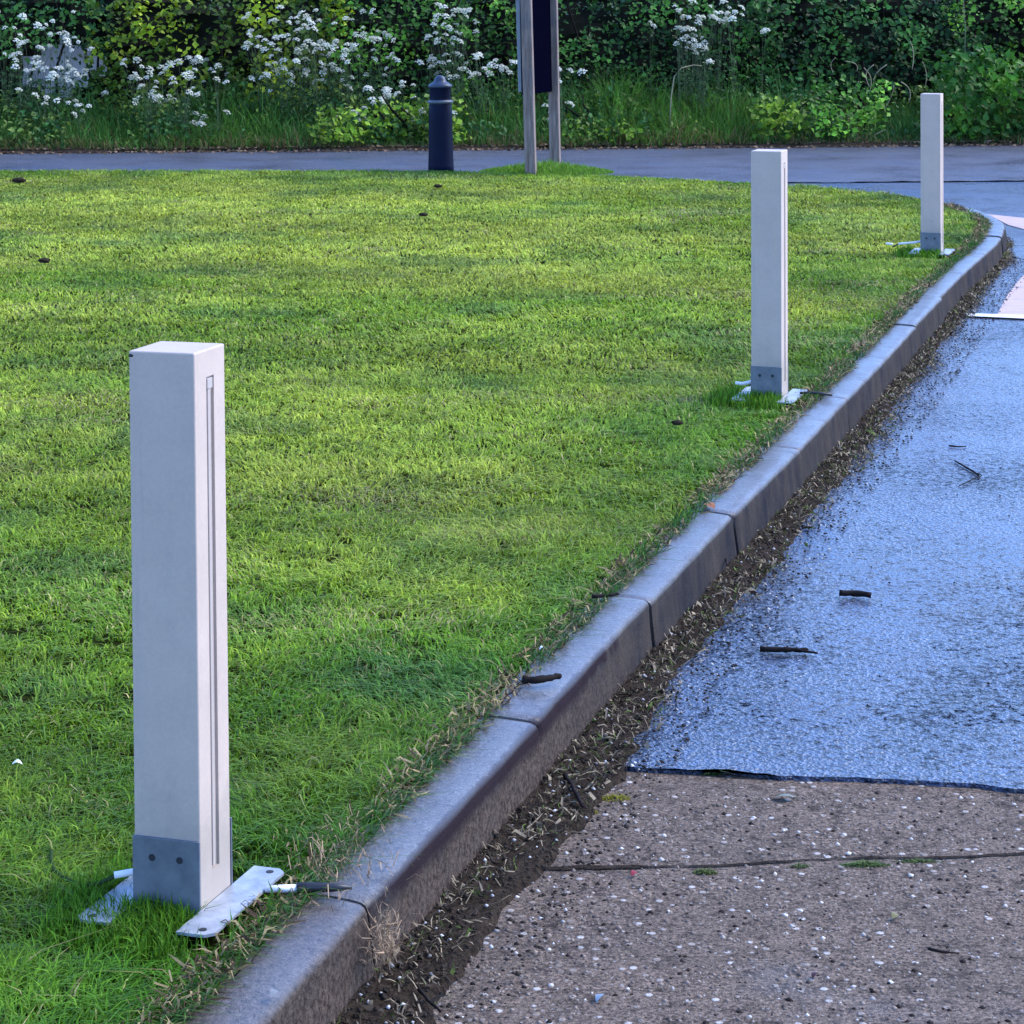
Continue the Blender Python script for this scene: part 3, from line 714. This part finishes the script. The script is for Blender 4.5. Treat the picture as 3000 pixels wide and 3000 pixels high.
bush('small yellow green clump at the foot of the right timber post', .45, 1.05, .50, YN, .055, 205, 1600, .0)
bush('low green clump right of the farthest bollard, at the verge edge', 4.05, 4.45, .50, NG, .06, 206, 1700, .05)
# pale wall glimpsed through the gap
bm = bmesh.new(); box(bm, -6.4, -3.9, 23.9, 24.1, 0, 1.16, .01); wl = from_bm('wall', bm, PALEW)
bm = bmesh.new(); box(bm, -6.45, -3.85, 23.87, 24.13, 1.163, 1.21, .01); from_bm('coping', bm, TRIM, wl)
tag(wl, 'pale bluish white wall glimpsed through the hedge gap at the far left', 'wall')

# ------------------------------------------------------------------ verge grass (stuff)
n = 52000; x = rng.uniform(-9, 9, n); dy = rng.random(n)**1.2*1.25
y = 22.05 + .12*x + .06 + dy
rg = fbm(x, y, .8, 71)
hmax = np.clip(.10 + .40*dy, .05, .36) * (.55 + .9*rg)
hmax *= np.where((x > .9) & (x < 2.5), 1.15, 1) * np.where((x > 3) & (x < 4.3), .6, 1) * np.where((x > -2) & (x < -.4), .7, 1)
h = hmax*rng.uniform(.5, 1.2, n)*np.where(fbm(x, y, 3.5, 333) > .55, 1.35, .9)
cA = np.array([.045, .150, .036]); cB = np.array([.10, .24, .034]); cD = np.array([.19, .15, .06])
t = np.clip((fbm(x, y, 1.2, 72)-.3)*1.8 + ((x > .9) & (x < 2.5))*.4, 0, 1)[:, None]
c = cA*(1-t) + cB*t
dd = (rng.random(n) < np.clip(.62 - dy*2.4, .05, 1))[:, None]; c = np.where(dd, cD, c)
c *= rng.uniform(.6, 1.4, n)[:, None]
z = np.interp(dy+.06, [0, .35, .8, 1.6], [RZ, RZ+.05, RZ+.11, RZ+.2])
vg = link('verge_grass', blades('verge_grass', np.stack([x, y, z], 1), h, rng.uniform(.005, .011, n), rng.gamma(2.4, .36, n), c), GRASS)
tag(vg, kind='stuff')
n = 19000; x = rng.uniform(-9, 9, n); dy = .12 + rng.random(n)*1.0; y = 22.05 + .12*x + dy
hb = fbm(x, y, 1.6, 301); kk = hb > .44 + .1*rng.random(n); x, y, dy, hb = x[kk], y[kk], dy[kk], hb[kk]; n = len(x)
z = RZ + .04 + .12*dy + rng.random(n)*(.12 + .42*dy)*(hb*1.5)
cl = fbm(x, z, 3.5, 302)[:, None]; c = np.where(cl < .5, np.array([.040, .120, .025]), np.array([.115, .185, .028]))*rng.uniform(.5, 1.5, n)[:, None]
hbo = link('verge_herbs', leaves('verge_herbs', np.stack([x, y, z], 1), rng.uniform(.03, .075, n), rng.normal(0, .55, (n, 3))+np.array([0, -.5, .8]), c, .6), LEAF); tag(hbo, kind='stuff')
# fallen leaves and dry litter at the foot of the verge (stuff)
n = 5000; x = rng.uniform(-9, 9, n); y = 22.05 + .12*x + rng.normal(.02, .10, n)
c = np.array([.17, .115, .07])*rng.uniform(.4, 1.6, n)[:, None]
z = np.where(y > 22.08 + .12*x, RZ+.035, RZ+.008)+rng.random(n)*.01
lt = link('leaf_litter', leaves('leaf_litter', np.stack([x, y, z], 1), rng.uniform(.02, .06, n), rng.normal(0, .35, (n, 3))+np.array([0, 0, 1]), c), STRAW); tag(lt, kind='stuff')

# ------------------------------------------------------------------ cow parsley
heads = []
WHITE = foliage_mat('white petals', .3, .7, .2)
for v in range(5):
    C_, S_ = [], []
    ru = .034 + .010*v/4
    nsub = 9 + v
    for k in range(nsub):
        a = k*2.4; r = ru*math.sqrt((k+.4)/nsub); cx, cy = r*math.cos(a), r*math.sin(a); cz = .030*(1-(r/ru)**2)
        for q in range(9): C_.append((cx+random.gauss(0, .0045), cy+random.gauss(0, .0045), cz+random.gauss(0, .002))); S_.append(random.uniform(.008, .013))
    C_ = np.array(C_); S_ = np.array(S_)
    nr = np.stack([C_[:,0]*14, C_[:,1]*14, np.full(len(C_), .7)], 1) + rng.normal(0, .3, (len(C_), 3))
    c = np.array([.80, .79, .66])*rng.uniform(.85, 1.1, len(C_))[:, None]
    me = leaves('flower_head', C_, S_*1.3, nr, np.clip(c, 0, .85), .95); me.materials.append(WHITE); heads.append(me)
STEM = plain('flower stem', (.045, .075, .022), .6)
def parsley(px, y0, y1, wpx, nh, label, group, yb=.35):
    X = (px-1500)/FPX; Yp = 22.05 + yb + random.uniform(-.15, .3); Yp = (22.05+yb+random.uniform(-.15,.3))/(1-.12*X)
    bx = X*Yp; k = Yp/FPX; root = empty('cow_parsley', (bx, Yp, RZ+.1)); bm = bmesh.new()
    lv = []
    for i in range(nh):
        hx = random.gauss(0, wpx*.5)*k; py = random.uniform(y0, y1); hz = HC - (py+27)*k; hy = random.uniform(-.12, .12)
        hz = max(.12, hz)
        top = Vector((hx, hy, hz-root.location.z)); bend = Vector((hx*.35, hy*.3, top.z*.6))
        tube(bm, [Vector((0, 0, -.05)), bend, top], [.0022, .0016, .001], 4)
        h = bpy.data.objects.new('flower_head', random.choice(heads)); COL.objects.link(h); h.parent = root; h.location = top
        h.rotation_euler = (R(random.uniform(0, 50)), R(random.uniform(-25, 25)), random.uniform(0, 6)); s = random.uniform(.55, 1.15); h.scale = (s, s, s)
        if i % 2 == 0: lv.append(bend)
    from_bm('stems', bm, STEM, root)
    C_ = np.array([[b.x+random.gauss(0, .09), b.y+random.gauss(0, .05), b.z*random.uniform(.3, 1.1)] for b in lv for _ in range(26)])
    link('leaves', leaves('fern leaves', C_, rng.uniform(.02, .05, len(C_)), rng.normal(0, .6, (len(C_), 3))+np.array([0, -.4, .8]), np.array([.045, .10, .03])*rng.uniform(.6, 1.4, len(C_))[:, None], .45), LEAF, root)
    tag(root, label, 'cow parsley', group)
clusters = [
 ('white cow parsley in the patch around the pale hedge gap, far left', 'cow parsley at the far left', [(20,30,220,60,9),(90,20,240,60,8),(150,60,250,60,10),(215,120,250,45,10),(60,120,270,50,7),(185,40,150,50,5)]),
 ('white cow parsley with low heads in the verge, left quarter', 'low cow parsley left of centre of the left half', [(230,295,345,40,5),(130,280,310,30,4),(310,270,290,20,2)]),
 ('white cow parsley between the far left patch and the big flowering patch', 'cow parsley in the left half', [(440,180,310,45,9),(480,190,320,50,10),(540,170,310,55,10),(590,170,290,50,8),(400,150,230,40,4),(640,190,350,40,4),(590,320,385,40,5)]),
 ('white cow parsley in the big flowering patch left of the dark round bollard', 'cow parsley in the big patch', [(770,40,150,50,9),(830,20,200,60,9),(880,10,140,60,9),(930,30,160,60,8),(980,90,230,60,8),(850,130,240,60,9),(910,140,250,60,7),(1020,110,260,50,9),(1080,90,190,60,9),(1130,100,260,60,8),(960,170,260,60,7),(790,180,280,60,5),(1050,20,120,60,5)]),
 ('white cow parsley low beside the pale green bush, left of the dark round bollard', 'low cow parsley by the pale green bush', [(1080,250,330,50,6),(1140,230,300,50,6),(1190,240,370,50,6),(1060,330,410,50,5),(1220,320,370,40,5)]),
 ('white cow parsley between the dark round bollard and the sign posts', 'cow parsley between round bollard and sign', [(1250,40,190,50,8),(1310,10,130,50,8),(1350,20,90,50,6),(1300,110,220,50,8),(1360,180,230,40,6),(1420,150,230,45,8),(1480,180,220,40,7),(1400,60,110,50,4),(1325,310,360,30,3)]),
 ('white cow parsley right beside the right timber post', 'cow parsley by the right post', [(1650,190,310,30,4),(1600,300,380,20,3),(1690,200,215,20,2)]),
 ('white cow parsley in the tall patch above the middle bollard', 'cow parsley right of centre', [(2010,80,150,40,8),(2050,5,60,50,7),(2100,0,70,50,7),(2030,90,150,40,8),(1990,0,60,25,4),(2150,30,65,30,4),(2060,100,190,35,5),(1905,60,160,15,2),(2230,88,100,20,2)]),
]
for label, group, L in clusters:
    for px, y0, y1, wpx, nh in L: parsley(px, y0, y1, wpx*1.25, int(nh*1.45), label, group, .78 if y1 < 300 else .4)

# dry curled stems
ds_ = empty('dry_stems', (3.55, 22.75, RZ+.1)); bm = bmesh.new()
def arc(px, py, dx, dz, bend, r):
    k = 22.7/FPX; p = Vector(((px-1500)*k-3.55, random.uniform(-.1, .1), HC-(py+27)*k-(RZ+.1))); out = []
    for i in range(9):
        t = i/8; out.append(p + Vector((dx*t + bend*math.sin(t*math.pi), .04*math.sin(t*3), -dz*t + abs(bend)*.4*math.sin(t*math.pi))))
    tube(bm, out, [r*(1-.4*i/8) for i in range(9)], 5)
for a in ((2665,120,.02,.28,.03,.006),(2560,190,-.04,.22,-.05,.006),(2600,190,-.12,.26,-.05,.006),(2535,200,.05,.25,.05,.005),(2480,180,.12,.1,.05,.004),(2640,240,.08,.2,.05,.006),(2500,330,.04,.22,-.06,.005),(2560,350,-.03,.2,.05,.006),(2620,250,-.1,.25,.03,.005),(2440,370,.1,.05,-.05,.005),(2590,380,-.1,.05,.04,.007),(2520,240,.02,.25,-.04,.006),(2450,170,-.02,.15,-.03,.004),(2700,180,.03,.25,.03,.004)):
    arc(*a)
from_bm('stems', bm, plain('dry stem', (.26, .22, .13), .7, .3, .3), ds_, True)
tag(ds_, 'tangle of pale dry curled stems in the verge, left of the farthest white bollard', 'dry stems')
fs = empty('tall_stem', (at(2825, 300, 0).x*22.9/at(2825, 300, 0).y, 22.9, RZ+.1)); bm = bmesh.new(); tube(bm, [(0,0,0),(.0,0,.6),(.01,0,1.0),(-.01,0,1.35)], [.007,.006,.005,.003], 6)
from_bm('stem', bm, STEM, fs, True); tag(fs, 'single tall thin pale stem rising above the bright green bush at right', 'stem')
ar = empty('arching_stem', (1.55, 22.6, RZ+.1)); bm = bmesh.new(); tube(bm, [(-.02,0,0),(0,0,.38),(.03,0,.58),(.10,0,.66),(.22,0,.69),(.30,0,.68)], [.007,.007,.006,.005,.004,.003], 6)
from_bm('stem', bm, bpy.data.materials['dry stem'], ar, True); tag(ar, 'single arching pale stem over the tall grass right of the sign', 'stem')

# ------------------------------------------------------------------ litter in the gutter and along the lawn edge (stuff)
def strands(name, P, L, wd, col, lift=.012):
    n = len(P); a = rng.random(n)*2*math.pi; b = a + rng.normal(0, .9, n)
    d1 = np.stack([np.cos(a), np.sin(a), np.zeros(n)], 1); d2 = np.stack([np.cos(b), np.sin(b), np.zeros(n)], 1); up = np.array([0, 0, 1.])
    sd_ = np.stack([-np.sin(a), np.cos(a), rng.normal(0, .5, n)], 1)*(wd/2)[:, None]
    l = L[:, None]; m = P + d1*l*.5 + up*(rng.random(n)*lift)[:, None]; t = m + d2*l*.5 + up*(rng.normal(0, .4, n)*lift)[:, None]
    t[:, 2] = np.maximum(t[:, 2], P[:, 2])
    V = np.stack([P-sd_, P+sd_, m+sd_, m-sd_, t], 1).reshape(-1, 3); k = np.arange(n)[:, None]*5
    idx = np.concatenate([k+np.array([[0,1,2,3]]), k+np.array([[3,2,4]])], 1).ravel()
    return np_mesh(name, V, np.tile([4,3], n), idx, np.repeat(col, 5, 0))
def along(n, s0, s1, umin, umax, bias=1.0, mod=None):
    s = s0 + (s1-s0)*rng.random(n)**1.15; p = np.array([P_at(q)[0] for q in s]); o = np.array([P_at(q)[2] for q in s])
    u = umin + (umax-umin)*rng.random(n)**bias
    if mod: 
        k = vnoise(s, s*0, mod, 8) > .5*rng.random(n)+.1
        s, p, o, u = s[k], p[k], o[k], u[k]
    return p + o*u[:, None], s, u
p, s, u = along(30000, S1-1.3, S1+11.3, .010, .20, 1.25); kk = (u < (.04 + .11*vnoise(s, s*0, 2.1, 5) + .05*rng.random(len(u)))*np.clip(1.15 - (s-S1-4)*.10, .35, 1)) & (fbm(p[:,0], p[:,1], 9, 44) + .30*rng.random(len(u)) > .50); p, s, u = p[kk], s[kk], u[kk]; n = len(p)
ca, cb, cc_ = np.array([.25, .20, .13]), np.array([.045, .034, .024]), np.array([.075, .105, .025])
r_ = rng.random(n)[:, None]; c = np.where(r_ < .36, ca, np.where(r_ < .88, cb, cc_))*rng.uniform(.5, 1.5, n)[:, None]
zz = RZ + .004 + .016*np.clip(1-u/.2, 0, 1)*rng.random(n)
gl = link('dead_grass', strands('dead_grass', np.stack([p[:,0], p[:,1], zz], 1), rng.uniform(.006, .03, n)*np.where(rng.random(n) < .12, 1.9, 1), rng.uniform(.0010, .0024, n)*np.where(rng.random(n) < .08, 2.6, 1)*(1+s/14), c), STRAW); tag(gl, kind='stuff')
p, s, u = along(9000, S1-1.2, S1+12, -.16, -.085, .8, 5.0); n = len(p)
c = np.where(rng.random(n)[:, None] < .6, np.array([.26, .20, .10]), np.array([.07, .045, .028]))*rng.uniform(.5, 1.4, n)[:, None]
gl = link('dry_grass_edge', strands('dry_grass_edge', np.stack([p[:,0], p[:,1], .004+.008*rng.random(n)], 1), rng.uniform(.012, .045, n), rng.uniform(.0014, .003, n)*(1+s/14), c, .015), STRAW); tag(gl, kind='stuff')
# brown heap of straw where the first joint opens and around
p = np.array(at(1128, 2672).xy); n = 260
q = p + rng.normal(0, .016, (n, 2))*np.array([.8, 1.6]) ; q = np.concatenate([q, np.array(at(1000, 2540).xy) + rng.normal(0, .07, (260, 2))*np.array([.55, 1.3])]); n = len(q)
c = np.array([.30, .21, .13])*rng.uniform(.5, 1.4, n)[:, None]
z = np.where(np.arange(n) < 260, -.004 - rng.random(n)**.7*.07, .006+.008*rng.random(n))
gl = link('dead_grass', strands('straw tuft', np.stack([q[:,0], q[:,1], z], 1), rng.uniform(.010, .032, n), np.full(n, .0014), c, .02), STRAW); tag(gl, kind='stuff')
# grass overhanging the kerb edge
p, s, u = along(7000, S1-1.2, S1+12, -.14, -.095, 1, 4.0); n = len(p)
az = np.array([math.atan2(*(P_at(q)[2][::-1])) for q in s]) + rng.normal(0, .9, n)
c = np.array([.05, .12, .018])*rng.uniform(.5, 1.7, n)[:, None]
gl = link('grass', blades('edge grass', np.stack([p[:,0], p[:,1], np.full(n, -.005)], 1), rng.uniform(.02, .05, n), rng.uniform(.002, .0035, n)*(1+s/16), rng.gamma(3, .35, n), c, az), GRASS); tag(gl, kind='stuff')
# crumbs and small stones (stuff)
def stones(name, P, S, cols, mat):
    n = len(P); base = np.array([[1,0,0],[-1,0,0],[0,1,0],[0,-1,0],[0,0,.7],[0,0,-.4]]); F = np.array([[0,2,4],[2,1,4],[1,3,4],[3,0,4],[2,0,5],[1,2,5],[3,1,5],[0,3,5]])
    a = rng.random(n)*6.28; ca_, sa = np.cos(a)[:, None], np.sin(a)[:, None]
    V = base[None]*S[:, None, None]*rng.uniform(.6, 1.25, (n, 6, 1)); x = V[:,:,0]*ca_ - V[:,:,1]*sa; y = V[:,:,0]*sa + V[:,:,1]*ca_
    V = np.stack([x, y, V[:,:,2]], 2) + P[:, None]
    idx = (np.arange(n)[:, None, None]*6 + F[None]).ravel()
    return np_mesh(name, V.reshape(-1, 3), np.full(n*8, 3), idx, np.repeat(cols, 6, 0))
n = 13000; x = rng.uniform(-.6, 1.5, n); y = rng.uniform(2.9, 4.5, n)
keep = np.array([a > P_at(S1)[0][0] + .312*(b-P_at(S1)[0][1]) + .10 for a, b in zip(x, y)]) & (y < 4.40)
x, y = x[keep], y[keep]; n = len(x)
rr = rng.random(n)[:, None]; c = np.where(rr < .10, np.array([.60, .55, .48]), np.where(rr < .55, np.array([.27, .21, .165]), np.where(rr < .8, np.array([.15, .12, .10]), np.array([.035, .026, .022]))))*rng.uniform(.6, 1.3, n)[:, None]
gv = link('gravel', stones('gravel', np.stack([x, y, np.full(n, RZ-.0092)], 1), .0015 + .0055*rng.random(n)**2.4, c, STRAW), STRAW); tag(gv, kind='stuff')
n = 230; yy = 4.6 + 8*rng.random(n)**1.3; xx = rng.uniform(.3, 1, n)*yy*.24
keep = np.array([a > np.interp(b, PA[:300,1], PA[:300,0]) + .05 for a, b in zip(xx, yy)]); xx, yy = xx[keep], yy[keep]; n = len(xx)
c = np.array([.014, .012, .012])*rng.uniform(.5, 2, n)[:, None]
gv = link('road_crumbs', stones('road_crumbs', np.stack([xx, yy, np.full(n, RZ+.002)], 1), rng.uniform(.0015, .0045, n), c, STRAW), STRAW); tag(gv, kind='stuff')
p, s, u = along(6000, S1-1.3, S1+10, .01, .22, 1.3); n = len(p)
c = np.where(rng.random(n)[:, None] < .12, np.array([.45, .43, .40]), np.array([.035, .028, .022]))*rng.uniform(.5, 1.5, n)[:, None]
gv = link('gravel', stones('gutter gravel', np.stack([p[:,0], p[:,1], RZ+.004+.012*np.clip(1-u/.18, 0, 1)], 1), rng.uniform(.002, .006, n), c, STRAW), STRAW); tag(gv, kind='stuff')

# ------------------------------------------------------------------ moss tufts in the apron joint, yellow moss in the gutter
def moss(px, py, rx, ry, n, hh, col, label, name='moss'):
    p = at(px, py, RZ-.012)
    o = tuft(name, p.x, p.y, 1, n, hh, col, sx=rx, sy=ry, z=RZ-.009, wid=.0022, lean=1.2); tag(o, label, 'moss'); return o
moss(2535, 2540, .045, .010, 500, .011, (.10, .15, .04), 'longest green moss tuft in the joint of the concrete apron')
moss(2690, 2530, .045, .006, 260, .008, (.10, .14, .04), 'thin green moss line right of the longest tuft in the apron joint')
moss(2345, 2545, .020, .007, 160, .009, (.11, .14, .05), 'small moss tuft in the apron joint, left of the longest tuft')
moss(2065, 2563, .024, .008, 200, .011, (.10, .13, .03), 'leftmost moss tuft in the apron joint')
moss(2080, 2270, .026, .016, 300, .016, (.085, .13, .04), 'green moss tuft where asphalt and concrete meet, near the gutter')
moss(2230, 2240, .028, .014, 160, .012, (.14, .14, .08), 'greyish moss tuft on the asphalt edge, right of the green one')
moss(1800, 2345, .030, .016, 260, .012, (.26, .24, .03), 'bright yellow moss patch at the edge of the gutter dirt')
moss(1725, 2385, .020, .012, 160, .012, (.24, .21, .03), 'smaller yellow moss patch nearer the kerb in the gutter dirt')
def leaf_thing(px, py, size, col, label, z=None, asp=.5, n=1, cat='leaf', name='leaf'):
    p = at(px, py, RZ-.012 if z is None else z); bm = bmesh.new(); a = random.random()*6
    m = 9; L = []; Rr = []
    for i in range(m):
        t = i/(m-1); wv = size*asp*.5*math.sin(math.pi*t**.85)+.0004; zz = .004 + .006*math.sin(t*3.1)
        L.append(bm.verts.new((size*(t-.5), wv, zz+.004))); Rr.append(bm.verts.new((size*(t-.5), -wv, zz+.003)))
    for i in range(m-1): bm.faces.new((L[i], L[i+1], Rr[i+1], Rr[i]))
    o = from_bm(name, bm, plain('leaf '+label[:24], col, .55, .4, .3, 60)); o.location = p; o.rotation_euler = (R(8), R(4), a); return tag(o, label, cat)
leaf_thing(2300, 2350, .045, (.14, .16, .11), 'grey green fallen leaf on the concrete just in front of the asphalt edge')
leaf_thing(2080, 1490, .05, (.30, .10, .03), 'rusty orange dead leaf on the kerb edge, half way up the lawn', z=.006)
leaf_thing(1855, 2575, .018, (.25, .02, .03), 'small dark red leaf on the apron joint near the gutter')
leaf_thing(1760, 2940, .026, (.22, .28, .33), 'small bluish grey leaf on the concrete at the bottom edge')
leaf_thing(2620, 2700, .022, (.16, .14, .05), 'small olive leaf curled on the concrete')
leaf_thing(2390, 2875, .020, (.07, .02, .02), 'small dark reddish brown leaf on the concrete near the bottom')
leaf_thing(800, 2930, .022, (.16, .17, .17), 'pale grey lichen coloured leaf on the nearest kerb stone', z=.001)
leaf_thing(50, 2250, .018, (.60, .66, .55), 'tiny whitish leaf in the grass at the left edge', z=.03)
leaf_thing(1585, 1912, .010, (.75, .75, .72), 'tiny white petal at the lawn edge above the dark stick', z=.02)

# ------------------------------------------------------------------ sticks on the road and kerb
def stick(name, pts2, rad, label, z=RZ, cat='twig', branches=()):
    base = at(*pts2[0], z); root = empty(name, base)
    def line(q, r):
        P = [at(a, b, z) - base + Vector((0, 0, rad*.9 + .002*random.random())) for a, b in q]
        D = []
        for i in range(len(P)-1):
            for k in range(4): D.append(P[i].lerp(P[i+1], k/4) + Vector((random.uniform(-1,1), random.uniform(-1,1), random.uniform(0,1)))*rad*.25)
        D.append(P[-1]); bm = bmesh.new(); tube(bm, D, [r*random.uniform(.75, 1.1)*(1-.35*i/len(D)) for i in range(len(D))], 7)
        return bm
    from_bm('wood', line(pts2, rad), BARK, root, True)
    for b in branches: from_bm('side_twig', line(b, rad*.5), BARK, root, True)
    return tag(root, label, cat)
stick('stick', [(2457, 1752), (2500, 1751), (2552, 1756)], .010, 'thick short black stick lying alone on the blue wet asphalt', cat='stick')
stick('twig', [(2225, 1913), (2290, 1915), (2330, 1916), (2368, 1915)], .0075, 'long dark twig with moss on the asphalt, close to the gutter', branches=[[(2310, 1914), (2305, 1905)], [(2330, 1916), (2395, 1925)]])
stick('twig', [(2868, 1398), (2850, 1385), (2820, 1368), (2797, 1354)], .004, 'forked thin twig on the upper right of the asphalt', branches=[[(2868, 1400), (2845, 1412), (2808, 1428)], [(2866, 1392), (2876, 1398), (2866, 1410)]])
stick('stick', [(1530, 2005), (1570, 2008), (1615, 2000), (1640, 1992)], .0085, 'dark stick lying across the lawn edge onto the kerb top', z=.012, cat='stick')
stick('twig', [(1735, 1756), (1790, 1750), (1812, 1746)], .0045, 'thin brown twig in the grass beside the open kerb joint', z=.016)
stick('twig', [(1655, 2282), (1675, 2310), (1708, 2372)], .0055, 'straight brown twig standing out in the gutter dirt, near the yellow moss', z=RZ+.012)
stick('twig', [(1228, 2905), (1255, 2940), (1290, 2972)], .003, 'pale thin twig in the gutter dirt at the bottom of the picture', z=RZ+.01)
stick('twig', [(2112, 1596), (2125, 1640), (2130, 1660)], .003, 'thin twig leaning in the gutter against the kerb face', z=RZ+.03)
stick('twig', [(2720, 2790), (2760, 2800), (2810, 2803)], .0035, 'dark twig fragment on the concrete near the lower right corner', z=RZ-.014)
stick('twig', [(2420, 1700), (2350, 1552), (2380, 1550)][1:], .004, 'pale twig on the asphalt beside the gutter, above the thick stick')
stick('twig', [(2780, 1310), (2810, 1313), (2830, 1312)], .003, 'tiny reddish twig on the asphalt above the forked twig')
# dark clods on the lawn
def clod(px, py, r, label):
    p = at(px, py, .02); bm = bmesh.new(); bmesh.ops.create_icosphere(bm, subdivisions=3, radius=r)
    for v in bm.verts: v.co *= random.uniform(.8, 1.15); v.co.z *= .6; v.co.x *= 1.4
    o = from_bm('clod', bm, DIRT, None, True); o.location = p; return tag(o, label, 'clod')
clod(1283, 545, .022, 'dark clod on the far lawn below the dark round bollard')
clod(1240, 628, .020, 'dark clod on the lawn, a little nearer than the one below the round bollard')
clod(130, 763, .022, 'dark clod on the lawn near the left edge')
clod(55, 528, .035, 'wide dark clod at the far left lawn edge')
clod(1985, 1238, .014, 'dark speck of earth left of the middle white bollard')
